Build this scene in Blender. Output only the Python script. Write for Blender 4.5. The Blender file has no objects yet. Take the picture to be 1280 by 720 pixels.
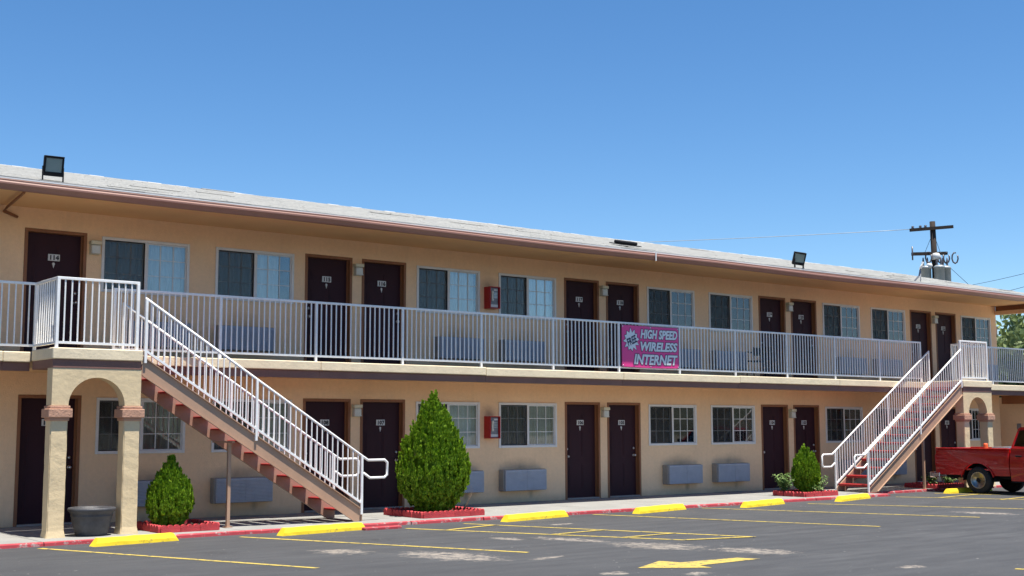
import bpy, bmesh, math, random
import numpy as np
from mathutils import Vector, Matrix

# ------------------------------------------------------------------ camera, sky, sun, exposure
S = bpy.context.scene
C = S.collection
R = math.radians
random.seed(11)
rng = np.random.default_rng(5)

def look(yaw, pitch, roll):
    d = Vector((math.sin(yaw)*math.cos(pitch), math.cos(yaw)*math.cos(pitch), math.sin(pitch)))
    r = Vector((math.cos(yaw), -math.sin(yaw), 0)); u = r.cross(d)
    r2 = r*math.cos(roll)+u*math.sin(roll); u2 = u*math.cos(roll)-r*math.sin(roll)
    return Matrix((r2, u2, -d)).transposed()
cam = bpy.data.cameras.new('camera'); cam_o = bpy.data.objects.new('camera', cam); C.objects.link(cam_o)
cam_o.matrix_world = Matrix.Translation((-6.241, -21.013, 1.594)) @ look(R(37.95), R(6.30), R(-0.12)).to_4x4()
cam.sensor_width = 36; cam.lens = 43.99; cam.clip_end = 3000; cam.clip_start = .1
S.camera = cam_o

SHADOW = Vector((-.06, .25, -1)).normalized()            # the way the sunlight travels
W = bpy.data.worlds.new("World"); S.world = W; W.use_nodes = True
nt = W.node_tree; nt.nodes.clear()
sky = nt.nodes.new('ShaderNodeTexSky'); sky.sky_type = 'NISHITA'; sky.sun_disc = False
sky.sun_elevation = math.asin(-SHADOW.z); sky.sun_rotation = math.atan2(-SHADOW.x, -SHADOW.y)
sky.altitude = 1300; sky.air_density = 1.0; sky.dust_density = .05; sky.ozone_density = 3.2
bg = nt.nodes.new('ShaderNodeBackground'); bg.inputs[1].default_value = .096
wo = nt.nodes.new('ShaderNodeOutputWorld')
hs = nt.nodes.new('ShaderNodeHueSaturation'); hs.inputs['Saturation'].default_value = 1.22
nt.links.new(sky.outputs[0], hs.inputs['Color']); nt.links.new(hs.outputs[0], bg.inputs[0]); nt.links.new(bg.outputs[0], wo.inputs[0])
sun = bpy.data.lights.new('sun', 'SUN'); sun.energy = 5.0; sun.angle = R(.53); sun.color = (1, .95, .87)
sun_o = bpy.data.objects.new('sun', sun); C.objects.link(sun_o)
sun_o.rotation_euler = SHADOW.to_track_quat('-Z', 'Y').to_euler(); sun_o.location = (0, -30, 60)
S.view_settings.view_transform = 'Standard'; S.view_settings.look = 'None'
S.view_settings.exposure = 0.75; S.view_settings.gamma = 1
S.cycles.max_bounces = 14; S.cycles.diffuse_bounces = 6; S.cycles.transparent_max_bounces = 16

# ------------------------------------------------------------------ materials
def srgb(r, g, b):
    f = lambda c: (c/12.92 if c <= .04045 else ((c+.055)/1.055)**2.4)
    return tuple(f(c/255) for c in (r, g, b))
def node(t, kind, **kw):
    n = t.nodes.new(kind)
    for k, v in kw.items():
        if k in n.inputs.keys(): n.inputs[k].default_value = v
        else: setattr(n, k, v)
    return n
def mat(name, col, rough=.6, metal=0, var=.12, vscale=3, bump=0, bscale=60, spec=.5, coat=0, fine=.0, fscale=40, stretch=None):
    m = bpy.data.materials.new(name); m.use_nodes = True; t = m.node_tree; b = t.nodes['Principled BSDF']
    b.inputs['Roughness'].default_value = rough; b.inputs['Metallic'].default_value = metal
    b.inputs['Specular IOR Level'].default_value = spec; b.inputs['Coat Weight'].default_value = coat
    b.inputs['Base Color'].default_value = (*col, 1)
    tc = node(t, 'ShaderNodeTexCoord'); vec = tc.outputs['Object']
    if stretch:
        mp = node(t, 'ShaderNodeMapping'); mp.inputs['Scale'].default_value = stretch
        t.links.new(vec, mp.inputs[0]); vec = mp.outputs[0]
    out = None
    if var:
        n = node(t, 'ShaderNodeTexNoise', Scale=vscale, Detail=6, Roughness=.6); t.links.new(vec, n.inputs['Vector'])
        mx = node(t, 'ShaderNodeMix', data_type='RGBA'); mx.inputs[6].default_value = (*[c*(1-var) for c in col], 1)
        mx.inputs[7].default_value = (*[min(1, c*(1+var)) for c in col], 1)
        rp = node(t, 'ShaderNodeMapRange'); rp.inputs[1].default_value = .3; rp.inputs[2].default_value = .7
        t.links.new(n.outputs['Fac'], rp.inputs[0]); t.links.new(rp.outputs[0], mx.inputs[0]); out = mx.outputs[2]
        if fine:
            n2 = node(t, 'ShaderNodeTexNoise', Scale=fscale, Detail=4, Roughness=.7); t.links.new(vec, n2.inputs['Vector'])
            r2 = node(t, 'ShaderNodeMapRange'); r2.inputs[1].default_value = .3; r2.inputs[2].default_value = .7
            r2.inputs[3].default_value = 1-fine; r2.inputs[4].default_value = 1+fine
            t.links.new(n2.outputs['Fac'], r2.inputs[0])
            m2 = node(t, 'ShaderNodeMix', data_type='RGBA', blend_type='MULTIPLY'); m2.inputs[0].default_value = 1
            t.links.new(out, m2.inputs[6]); t.links.new(r2.outputs[0], m2.inputs[7]); out = m2.outputs[2]
        t.links.new(out, b.inputs['Base Color'])
    if bump:
        n3 = node(t, 'ShaderNodeTexNoise', Scale=bscale, Detail=5, Roughness=.6); t.links.new(vec, n3.inputs['Vector'])
        bp = node(t, 'ShaderNodeBump', Strength=bump, Distance=.02); t.links.new(n3.outputs['Fac'], bp.inputs['Height'])
        t.links.new(bp.outputs[0], b.inputs['Normal'])
    m['b'] = 1
    return m

M = {}
M['stucco'] = mat('peach stucco', (.87, .60, .37), .9, var=.06, vscale=.8, bump=.35, bscale=45, spec=.2, fine=.05, fscale=14)
def sooty(m, spots):
    t = m.node_tree; b = t.nodes['Principled BSDF']; src = b.inputs['Base Color'].links[0].from_socket
    tc = node(t, 'ShaderNodeTexCoord'); P = tc.outputs['Object']; acc = None
    for (x, z, rx, rz_) in spots:
        mp = node(t, 'ShaderNodeMapping', vector_type='TEXTURE'); mp.inputs['Location'].default_value = (x, 0, z); mp.inputs['Scale'].default_value = (rx, 1000, rz_)
        t.links.new(P, mp.inputs[0]); g = node(t, 'ShaderNodeTexGradient', gradient_type='SPHERICAL'); t.links.new(mp.outputs[0], g.inputs[0]); f = g.outputs['Fac']
        if acc is None: acc = f
        else:
            q = node(t, 'ShaderNodeMath', operation='MAXIMUM'); t.links.new(acc, q.inputs[0]); t.links.new(f, q.inputs[1]); acc = q.outputs[0]
    n = node(t, 'ShaderNodeTexNoise', Scale=4, Detail=5); t.links.new(P, n.inputs['Vector'])
    k = node(t, 'ShaderNodeMath', operation='MULTIPLY'); t.links.new(acc, k.inputs[0]); t.links.new(n.outputs['Fac'], k.inputs[1])
    mp = node(t, 'ShaderNodeMapping'); mp.inputs['Scale'].default_value = (5, 1, .35); t.links.new(P, mp.inputs[0])
    st = node(t, 'ShaderNodeTexNoise', Scale=1, Detail=6, Roughness=.65); t.links.new(mp.outputs[0], st.inputs['Vector'])
    r = node(t, 'ShaderNodeMapRange'); r.inputs[1].default_value = .54; r.inputs[2].default_value = .74; r.inputs[4].default_value = .09; t.links.new(st.outputs['Fac'], r.inputs[0])
    ad = node(t, 'ShaderNodeMath', operation='ADD', use_clamp=True); t.links.new(k.outputs[0], ad.inputs[0]); t.links.new(r.outputs[0], ad.inputs[1])
    mx = node(t, 'ShaderNodeMix', data_type='RGBA'); t.links.new(ad.outputs[0], mx.inputs[0]); t.links.new(src, mx.inputs[6]); mx.inputs[7].default_value = (.30, .22, .15, 1); t.links.new(mx.outputs[2], b.inputs['Base Color'])
sooty(M['stucco'], [(x+6.442*k, z, .62, .26) for x in (3.91, 2.25) for k in range(4) for z in (.72, 3.44)]+[(10, -.06, 4000, .22), (10, 2.74, 4000, .2)]+[(x+6.442*k, .16, .10, .22) for x in (4.2, 2.5) for k in range(4)]+[(9.52, 1.86, .26, .22), (9.52, 4.56, .26, .2)])
M['cream_stucco'] = mat('cream stucco', (.70, .55, .335), .9, var=.06, vscale=2, bump=.45, bscale=9, spec=.2, fine=.05, fscale=22)
M['soffit'] = mat('soffit paint', (.83, .52, .26), .85, var=.06, vscale=.7, bump=.15, bscale=30, spec=.2)
M['cream_trim'] = mat('cream trim paint', (.78, .65, .44), .7, var=.08, vscale=2.5, bump=.3, bscale=20, fine=.05)
M['brown_trim'] = mat('brown trim paint', srgb(128, 92, 80), .7, var=.12, vscale=2, bump=.2, bscale=25, fine=.08)
M['gutter'] = mat('brown gutter enamel', srgb(146, 106, 92), .5, var=.08, vscale=1.2, fine=.05)
M['cap'] = mat('rose brown stucco', srgb(188, 146, 122), .9, var=.08, vscale=5, bump=.6, bscale=30, spec=.2)
M['casing'] = mat('brown door casing', srgb(140, 92, 60), .6, var=.12, vscale=4, fine=.08, stretch=(1, 1, .2))
M['door'] = mat('plum brown door paint', srgb(52, 24, 32), .6, var=.1, vscale=6, bump=.06, bscale=40, stretch=(1, 1, .15), spec=.25)
M['steel'] = mat('satin nickel', (.6, .6, .6), .3, 1, var=.05)
M['plate'] = mat('white plate', (.66, .66, .65), .5, var=.03)
M['ink'] = mat('black ink', (.015, .015, .02), .6, var=0)
M['vinyl'] = mat('white vinyl', (.72, .71, .69), .45, var=.05, vscale=3, fine=.04)
M['white_rail'] = mat('white rail enamel', (.86, .85, .82), .35, var=.06, vscale=5, fine=.05, fscale=30)
M['curtain'] = mat('pale curtain cloth', (.78, .77, .75), .9, var=.08, vscale=5, spec=.1)
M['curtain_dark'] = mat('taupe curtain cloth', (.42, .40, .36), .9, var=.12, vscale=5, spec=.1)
M['room'] = mat('room dimness backing', (.10, .09, .08), .9, var=.1)  # dark tone stands in for the unlit rooms
M['ac_side'] = mat('grey metal case', (.30, .285, .265), .5, var=.1, vscale=6, fine=.06)
M['ac_front'] = mat('slate louvre plastic', srgb(158, 164, 176), .5, var=.08, vscale=5, fine=.06)
M['lamp_cap'] = mat('cream lamp cap', (.62, .58, .42), .5, var=.1, vscale=20)
M['lamp_glass'] = mat('frosted glass', (.62, .62, .56), .25, var=.08, vscale=15)
M['red_box'] = mat('red phone enamel', srgb(176, 20, 22), .35, var=.08, vscale=6)
M['grey_face'] = mat('grey phone face', (.20, .20, .22), .4, var=.15, vscale=20)
M['black'] = mat('black plastic', (.014, .014, .015), .7, var=.15, vscale=9, spec=.2)
M['stringer'] = mat('tan steel paint', srgb(178, 144, 118), .5, var=.09, vscale=3, fine=.06)
M['stringer_in'] = mat('salmon steel paint', srgb(172, 132, 114), .55, var=.1, vscale=4, fine=.06)  # inner stringer faces, slightly redder than the outer tan
M['tread'] = mat('red tread paint', srgb(150, 28, 28), .55, var=.2, vscale=7, fine=.12, fscale=60)
M['edging'] = mat('red edging concrete', srgb(182, 58, 62), .8, var=.18, vscale=8, bump=.5, bscale=50, fine=.1)
M['soil'] = mat('soil', (.06, .045, .03), .95, var=.4, vscale=20, bump=1, bscale=40)
M['yellow'] = mat('yellow stop paint', (.86, .62, .03), .6, var=.08, vscale=5, bump=.35, bscale=35, fine=.06, fscale=60)
M['shingle'] = mat('weathered white shingle', (.53, .515, .475), .9, var=.10, vscale=2.2, bump=.3, bscale=50, fine=.09, fscale=9, stretch=(.6, 3, 1), spec=.2)
M['wood'] = mat('weathered pole wood', (.03, .02, .015), .9, var=.35, vscale=9, bump=.5, bscale=40, stretch=(1, 1, .15))
M['galv'] = mat('grey transformer enamel', (.36, .39, .40), .45, .2, var=.1, vscale=4)
M['ceramic'] = mat('insulator porcelain', (.10, .09, .10), .3, var=.1)
M['pot'] = mat('charcoal pot plastic', (.055, .056, .062), .55, var=.25, vscale=9, bump=.3, bscale=50, fine=.1)
M['truck'] = mat('red truck paint', srgb(176, 10, 12), .32, var=.14, vscale=2.5, coat=.8, fine=.06, fscale=18)
M['tyre'] = mat('tyre rubber', (.016, .016, .017), .85, var=.2, vscale=20, bump=.3)
M['rim'] = mat('chrome rim', (.50, .47, .41), .42, 1, var=.15, vscale=14)
M['chrome'] = mat('bumper chrome', (.75, .75, .76), .2, 1, var=.08, vscale=6)
M['cone'] = mat('orange cone vinyl', (.85, .13, .03), .5, var=.05)
M['alu'] = mat('diamond aluminium', (.72, .72, .74), .28, .9, var=.1, vscale=40)
M['bark'] = mat('bark', (.10, .07, .05), .95, var=.3, vscale=14, bump=.8, bscale=30)
M['brown_wood'] = mat('dark brown wood', (.07, .035, .025), .6, var=.25, vscale=8)
M['magenta'] = mat('magenta banner vinyl', srgb(232, 62, 140), .4, var=.04, vscale=1.5)
M['banner_white'] = mat('banner white ink', (.74, .76, .78), .45, var=.03)
M['banner_navy'] = mat('banner dark ink', (.03, .02, .06), .45, var=0)
M['lens'] = mat('lamp reflector', (.55, .55, .52), .5, 0, var=.05)
M['pebble'] = mat('dry filler', (.42, .36, .27), .95, var=.3, vscale=60, bump=1, bscale=70)

def leafmat(name, a, b, scale=6):
    m = bpy.data.materials.new(name); m.use_nodes = True; t = m.node_tree; p = t.nodes['Principled BSDF']
    p.inputs['Roughness'].default_value = .55; p.inputs['Specular IOR Level'].default_value = .3
    g = node(t, 'ShaderNodeNewGeometry'); n = node(t, 'ShaderNodeTexNoise', Scale=scale, Detail=4)
    tc = node(t, 'ShaderNodeTexCoord'); t.links.new(tc.outputs['Object'], n.inputs['Vector'])
    ad = node(t, 'ShaderNodeMath', operation='ADD'); t.links.new(g.outputs['Random Per Island'], ad.inputs[0]); t.links.new(n.outputs['Fac'], ad.inputs[1])
    mr = node(t, 'ShaderNodeMapRange'); mr.inputs[1].default_value = .4; mr.inputs[2].default_value = 1.5; t.links.new(ad.outputs[0], mr.inputs[0])
    mx = node(t, 'ShaderNodeMix', data_type='RGBA'); mx.inputs[6].default_value = (*a, 1); mx.inputs[7].default_value = (*b, 1)
    t.links.new(mr.outputs[0], mx.inputs[0]); t.links.new(mx.outputs[2], p.inputs['Base Color'])
    tr = node(t, 'ShaderNodeBsdfTranslucent'); t.links.new(mx.outputs[2], tr.inputs[0])
    ms = node(t, 'ShaderNodeMixShader'); ms.inputs[0].default_value = .18
    t.links.new(p.outputs[0], ms.inputs[1]); t.links.new(tr.outputs[0], ms.inputs[2])
    t.links.new(ms.outputs[0], t.nodes['Material Output'].inputs[0])
    return m
M['arbor'] = leafmat('arborvitae spray', (.045, .14, .005), (.35, .53, .026), 12)
M['leaf'] = leafmat('broad leaf', (.08, .17, .04), (.30, .42, .15), 9)
M['leaf_light'] = leafmat('pale leaf', (.16, .28, .07), (.36, .46, .20), 9)
M['far_leaf'] = leafmat('tree foliage', (.06, .10, .03), (.26, .32, .12), .6)

def glassmat(name, tint=(.9, .95, .95), ior=1.5, base=.0):
    m = bpy.data.materials.new(name); m.use_nodes = True; t = m.node_tree; t.nodes.clear()
    f = node(t, 'ShaderNodeFresnel'); f.inputs[0].default_value = ior
    tr = node(t, 'ShaderNodeBsdfTransparent'); tr.inputs[0].default_value = (*tint, 1)
    gl = node(t, 'ShaderNodeBsdfGlossy'); gl.inputs['Roughness'].default_value = .03; gl.inputs[0].default_value = (.95, .97, 1, 1)
    ad = node(t, 'ShaderNodeMath', operation='ADD'); ad.inputs[1].default_value = base; t.links.new(f.outputs[0], ad.inputs[0])
    n = node(t, 'ShaderNodeTexNoise', Scale=1.2); tc = node(t, 'ShaderNodeTexCoord'); t.links.new(tc.outputs['Object'], n.inputs['Vector'])
    bp = node(t, 'ShaderNodeBump', Strength=.05, Distance=.05); t.links.new(n.outputs['Fac'], bp.inputs['Height']); t.links.new(bp.outputs[0], gl.inputs['Normal'])
    ms = node(t, 'ShaderNodeMixShader'); o = node(t, 'ShaderNodeOutputMaterial')
    t.links.new(ad.outputs[0], ms.inputs[0]); t.links.new(tr.outputs[0], ms.inputs[1]); t.links.new(gl.outputs[0], ms.inputs[2]); t.links.new(ms.outputs[0], o.inputs[0])
    return m
M['glass'] = glassmat('window glass', base=.065)
M['lens_glass'] = glassmat('lamp glass', ior=1.25)
M['car_glass'] = glassmat('truck glass', (.35, .42, .42), base=.05)
def screenmat():
    m = bpy.data.materials.new('insect screen'); m.use_nodes = True; t = m.node_tree; t.nodes.clear()
    d = node(t, 'ShaderNodeBsdfDiffuse'); d.inputs[0].default_value = (.06, .063, .066, 1)
    tr = node(t, 'ShaderNodeBsdfTransparent'); ms = node(t, 'ShaderNodeMixShader'); ms.inputs[0].default_value = .34
    o = node(t, 'ShaderNodeOutputMaterial'); t.links.new(d.outputs[0], ms.inputs[2]); t.links.new(tr.outputs[0], ms.inputs[1]); t.links.new(ms.outputs[0], o.inputs[0])
    return m
M['screen'] = screenmat()

def asphaltmat():
    m = bpy.data.materials.new('asphalt'); m.use_nodes = True; t = m.node_tree; b = t.nodes['Principled BSDF']
    b.inputs['Roughness'].default_value = .85; b.inputs['Specular IOR Level'].default_value = .25
    tc = node(t, 'ShaderNodeTexCoord'); P = tc.outputs['Object']
    def noise(scale, detail=5, rough=.6, st=None, off=None):
        v = P
        if st or off:
            mp = node(t, 'ShaderNodeMapping')
            if st: mp.inputs['Scale'].default_value = st
            if off: mp.inputs['Location'].default_value = off
            t.links.new(P, mp.inputs[0]); v = mp.outputs[0]
        n = node(t, 'ShaderNodeTexNoise', Scale=scale, Detail=detail, Roughness=rough); t.links.new(v, n.inputs['Vector']); return n.outputs['Fac']
    def rng_(x, a, b_, c=0, d=1):
        r = node(t, 'ShaderNodeMapRange'); r.inputs[1].default_value = a; r.inputs[2].default_value = b_; r.inputs[3].default_value = c; r.inputs[4].default_value = d
        t.links.new(x, r.inputs[0]); return r.outputs[0]
    def mix(fac, a, b_, bt='MIX'):
        x = node(t, 'ShaderNodeMix', data_type='RGBA', blend_type=bt)
        for i, s in ((0, fac), (6, a), (7, b_)):
            if isinstance(s, (tuple, float, int)): x.inputs[i].default_value = s if i == 0 else (*s, 1)
            else: t.links.new(s, x.inputs[i])
        return x.outputs[2]
    def mul(a, b_):
        x = node(t, 'ShaderNodeMath', operation='MULTIPLY')
        for i, s in ((0, a), (1, b_)):
            if isinstance(s, float): x.inputs[i].default_value = s
            else: t.links.new(s, x.inputs[i])
        return x.outputs[0]
    base = mix(rng_(noise(.35, 6), .3, .7), (.064, .0655, .068), (.090, .0905, .092))
    base = mix(rng_(noise(.9, 5, .6, (1, 4, 1)), .35, .7), base, (.056, .057, .06))
    grain = rng_(noise(70, 4, .85), .25, .75, .62, 1.38)
    base = mix(1.0, base, grain, 'MULTIPLY')
    # worn pale sand left by run-off, in streaks lying along the lot
    def blob(cx, cy, rx, ry, rot=0):
        mp = node(t, 'ShaderNodeMapping', vector_type='TEXTURE'); mp.inputs['Location'].default_value = (cx, cy, 0); mp.inputs['Rotation'].default_value = (0, 0, rot); mp.inputs['Scale'].default_value = (rx, ry, 1000)
        t.links.new(P, mp.inputs[0]); g = node(t, 'ShaderNodeTexGradient', gradient_type='SPHERICAL'); t.links.new(mp.outputs[0], g.inputs[0]); return g.outputs['Fac']
    acc = None
    for a in BLOBS:
        f = blob(*a)
        if acc is None: acc = f
        else:
            x = node(t, 'ShaderNodeMath', operation='MAXIMUM'); t.links.new(acc, x.inputs[0]); t.links.new(f, x.inputs[1]); acc = x.outputs[0]
    streak = noise(5.5, 12, .82)
    ad = node(t, 'ShaderNodeMath', operation='ADD'); t.links.new(streak, ad.inputs[0]); t.links.new(mul(acc, .42), ad.inputs[1])
    sand = rng_(ad.outputs[0], .665, .76)
    sand = mul(sand, rng_(noise(7, 9, .8), .42, .54, .0, 1.0))
    base = mix(mul(sand, .62), base, (.42, .36, .29))
    oil = blob(3.6, -5.2, .5, .35)
    for a in ((10.3, -5.6, .45, .4), (13.6, -5.0, .4, .3), (1.0, -5.4, .35, .3), (17.0, -5.6, .5, .4), (6.2, -10.2, .3, .25)):
        x = node(t, 'ShaderNodeMath', operation='MAXIMUM'); t.links.new(oil, x.inputs[0]); t.links.new(blob(*a), x.inputs[1]); oil = x.outputs[0]
    base = mix(mul(rng_(oil, .05, .6), rng_(noise(6, 5, .7), .4, .6, 0, .55)), base, (.03, .03, .03))
    wv = node(t, 'ShaderNodeTexNoise', Scale=1.0, Detail=2); mpw = node(t, 'ShaderNodeMapping'); mpw.inputs['Scale'].default_value = (.12, 3.2, 1); mpw.inputs['Rotation'].default_value = (0, 0, .12); t.links.new(P, mpw.inputs[0]); t.links.new(mpw.outputs[0], wv.inputs['Vector'])
    base = mix(rng_(wv.outputs['Fac'], .52, .66, 0, .35), base, (.050, .051, .054))
    specks = rng_(noise(9, 2, .5, None, (3, 7, 0)), .73, .75)
    base = mix(mul(specks, .5), base, (.40, .38, .34))
    t.links.new(base, b.inputs['Base Color'])
    bp = node(t, 'ShaderNodeBump', Strength=.5, Distance=.01); t.links.new(noise(90, 4, .7), bp.inputs['Height']); t.links.new(bp.outputs[0], b.inputs['Normal'])
    return m
BLOBS = [(5.85, -6.9, .35, 1.2, .24), (6.15, -8.4, .75, 1.2, .24), (6.65, -9.7, .6, 1.0, .24), (5.2, -6.2, .3, .5, .24), (3.15, -7.7, .7, 1.4, .24), (2.35, -6.3, .5, .7, .3), (3.95, -8.65, .5, .16, .2), 
         (3.5, -10.4, .32, .22, .2), (4.2, -11.0, .35, .2, .2), (6.65, -12.1, .35, .22, .2), (15.5, -7.6, .5, 1.0, .24), (7.6, -4.6, .5, .2, .2)]
M['asphalt'] = asphaltmat()
M['concrete'] = mat('concrete', (.285, .28, .26), .9, var=.12, vscale=1.5, bump=.3, bscale=60, fine=.09, fscale=25, spec=.2)
M['scrub'] = mat('added ridge scrub', (.055, .06, .035), .95, var=.5, vscale=.12, bump=.5, bscale=1)
M['apron'] = mat('far dry ground', (.16, .14, .10), .95, var=.25, vscale=.3, bump=.3, bscale=20)

def wornpaint(name, col, under, amt, scale=14):
    m = mat(name, col, .75, var=.1, vscale=4, spec=.25); t = m.node_tree; b = t.nodes['Principled BSDF']
    src = b.inputs['Base Color'].links[0].from_socket
    tc = node(t, 'ShaderNodeTexCoord'); n = node(t, 'ShaderNodeTexNoise', Scale=scale, Detail=8, Roughness=.75); t.links.new(tc.outputs['Object'], n.inputs['Vector'])
    r = node(t, 'ShaderNodeMapRange'); r.inputs[1].default_value = .5+.2*(1-amt*2); r.inputs[2].default_value = r.inputs[1].default_value+.1; t.links.new(n.outputs['Fac'], r.inputs[0])
    mx = node(t, 'ShaderNodeMix', data_type='RGBA'); t.links.new(r.outputs[0], mx.inputs[0]); t.links.new(src, mx.inputs[6]); mx.inputs[7].default_value = (*under, 1)
    t.links.new(mx.outputs[2], b.inputs['Base Color']); return m
M['line'] = wornpaint('worn yellow road paint', (.50, .375, .085), (.10, .10, .09), .47, 9)
M['yellow'] = wornpaint('chipped yellow stop paint', (.84, .60, .03), (.20, .16, .08), .30, 7)
M['kerb'] = wornpaint('worn red kerb paint', srgb(172, 66, 72), (.36, .33, .30), .42, 8)

# ------------------------------------------------------------------ mesh helpers
class MB:
    def __init__(s): s.v = []; s.f = []; s.mi = []; s.sm = []
    def add(s, vs, fs, mi=0, smooth=False):
        o = len(s.v); s.v += [tuple(v) for v in vs]
        for f in fs: s.f.append([o+i for i in f]); s.mi.append(mi); s.sm.append(smooth)
        return s
    def box(s, x0, x1, y0, y1, z0, z1, mi=0):
        x0, x1 = sorted((x0, x1)); y0, y1 = sorted((y0, y1)); z0, z1 = sorted((z0, z1))
        v = [(x, y, z) for z in (z0, z1) for y in (y0, y1) for x in (x0, x1)]
        return s.add(v, [(0, 2, 3, 1), (4, 5, 7, 6), (0, 1, 5, 4), (2, 6, 7, 3), (0, 4, 6, 2), (1, 3, 7, 5)], mi)
    def bbox(s, x0, x1, y0, y1, z0, z1, bv=.01, mi=0, seg=1):
        bm = bmesh.new(); x0, x1 = sorted((x0, x1)); y0, y1 = sorted((y0, y1)); z0, z1 = sorted((z0, z1))
        bmesh.ops.create_cube(bm, size=1, matrix=Matrix.Translation(((x0+x1)/2, (y0+y1)/2, (z0+z1)/2)) @ Matrix.Diagonal((x1-x0, y1-y0, z1-z0, 1)))
        bmesh.ops.bevel(bm, geom=bm.edges[:], offset=min(bv, .49*min(x1-x0, y1-y0, z1-z0)), segments=seg, affect='EDGES', profile=.5)
        return s.bm(bm, mi)
    def bm(s, bm, mi=0, smooth=False):
        bm.verts.index_update(); s.add([v.co[:] for v in bm.verts], [[v.index for v in f.verts] for f in bm.faces], mi, smooth); bm.free(); return s
    def prism(s, poly, a0, a1, axis='y', mi=0):
        n = len(poly); g = {'y': lambda p, a: (p[0], a, p[1]), 'x': lambda p, a: (a, p[0], p[1]), 'z': lambda p, a: (p[0], p[1], a)}[axis]
        v = [g(p, a0) for p in poly]+[g(p, a1) for p in poly]
        f = [list(range(n))[::-1], list(range(n, 2*n))]+[(i, (i+1) % n, n+(i+1) % n, n+i) for i in range(n)]
        return s.add(v, f, mi)
    def tube(s, path, r, n=8, mi=0, smooth=True, square=False):
        P = [Vector(p) for p in path]; rings = []; up0 = None
        if square: n = 4
        for i, p in enumerate(P):
            a = (P[i]-P[i-1]).normalized() if i else None; b = (P[i+1]-P[i]).normalized() if i < len(P)-1 else None
            t = (a+b).normalized() if a and b else (a or b)
            k = 1/max(.5, math.sqrt(max(.05, (1+a.dot(b))/2))) if a and b else 1
            up = Vector((0, 1, 0)) if abs(t.y) < .9 else Vector((0, 0, 1))
            x = t.cross(up).normalized(); y = x.cross(t).normalized()
            rr = r[i] if isinstance(r, (list, tuple)) else r
            ph = math.pi/4 if square else 0; q = rr*(math.sqrt(2) if square else 1)
            rings.append([p+x*math.cos(ph+2*math.pi*j/n)*q*k+y*math.sin(ph+2*math.pi*j/n)*q for j in range(n)])
        v = [c for rg in rings for c in rg]; f = []
        for i in range(len(P)-1):
            for j in range(n): f.append((i*n+j, i*n+(j+1) % n, (i+1)*n+(j+1) % n, (i+1)*n+j))
        f += [list(range(n))[::-1], [(len(P)-1)*n+j for j in range(n)]]
        return s.add(v, f, mi, smooth and not square)
    def lathe(s, prof, n=24, c=(0, 0, 0), mi=0, axis='z', smooth=True):
        v = []; f = []
        for (r, h) in prof:
            for j in range(n):
                a = 2*math.pi*j/n; x, y = r*math.cos(a), r*math.sin(a)
                p = {'z': (x, y, h), 'y': (x, h, y), 'x': (h, x, y)}[axis]; v.append((p[0]+c[0], p[1]+c[1], p[2]+c[2]))
        for i in range(len(prof)-1):
            for j in range(n): f.append((i*n+j, i*n+(j+1) % n, (i+1)*n+(j+1) % n, (i+1)*n+j))
        if prof[0][0] > 1e-6: f.append(list(range(n))[::-1])
        if prof[-1][0] > 1e-6: f.append([(len(prof)-1)*n+j for j in range(n)])
        return s.add(v, f, mi, smooth)
    def mesh(s, name, mats):
        me = bpy.data.meshes.new(name); me.from_pydata(s.v, [], s.f); me.update()
        for m in (mats if isinstance(mats, (list, tuple)) else [mats]): me.materials.append(M[m] if isinstance(m, str) else m)
        me.polygons.foreach_set('material_index', s.mi); me.polygons.foreach_set('use_smooth', s.sm)
        b = bmesh.new(); b.from_mesh(me); bmesh.ops.recalc_face_normals(b, faces=b.faces); b.to_mesh(me); b.free()
        return me
    def build(s, name, mats, parent=None, loc=(0, 0, 0), rot=(0, 0, 0)):
        return put(name, s.mesh(name, mats), parent, loc, rot)
def put(name, me, parent=None, loc=(0, 0, 0), rot=(0, 0, 0)):
    o = bpy.data.objects.new(name, me); C.objects.link(o); o.location = loc; o.rotation_euler = rot
    if parent: o.parent = parent
    return o
def thing(name, label, cat, loc=(0, 0, 0), rz=0, group=None):
    o = bpy.data.objects.new(name, None); C.objects.link(o); o.location = loc; o.rotation_euler = (0, 0, rz); o.empty_display_size = .2
    return tag(o, label, cat, group)
def tag(o, label, cat=None, group=None):
    o['label'] = label
    if cat: o['category'] = cat
    if group: o['group'] = group
    return o
def struct(o, label=None):
    o['kind'] = 'structure'
    if label: o['label'] = label
    return o
def stuff(o): o['kind'] = 'stuff'; return o
def copy_tree(o, parent=None):
    c = o.copy(); C.objects.link(c); c.parent = parent
    for ch in list(o.children): copy_tree(ch, c)
    return c
def text_mb(txt, size, bold=0., shear=0., depth=.0, align='LEFT', mi=0, space=1.0, sx=1.0):
    cu = bpy.data.curves.new('lettering', 'FONT'); cu.body = txt; cu.size = size; cu.offset = bold; cu.shear = shear; cu.align_x = align; cu.space_character = space
    cu.extrude = depth; cu.resolution_u = 3
    ob = bpy.data.objects.new('lettering', cu); C.objects.link(ob)
    me = bpy.data.meshes.new_from_object(ob.evaluated_get(bpy.context.evaluated_depsgraph_get()))
    b = MB(); b.add([(v.co.x*sx, -v.co.z, v.co.y) for v in me.vertices], [list(p.vertices) for p in me.polygons], mi)
    bpy.data.objects.remove(ob); bpy.data.curves.remove(cu); bpy.data.meshes.remove(me)
    return b
def merge(a, b, off=(0, 0, 0), rot=0, sc=1.0):
    c, s = math.cos(rot), math.sin(rot); o = len(a.v)
    for (x, y, z) in b.v: a.v.append((off[0]+sc*(c*x-s*z), off[1]+y, off[2]+sc*(s*x+c*z)))
    for f, m, q in zip(b.f, b.mi, b.sm): a.f.append([o+i for i in f]); a.mi.append(m); a.sm.append(q)
    return a

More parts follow.
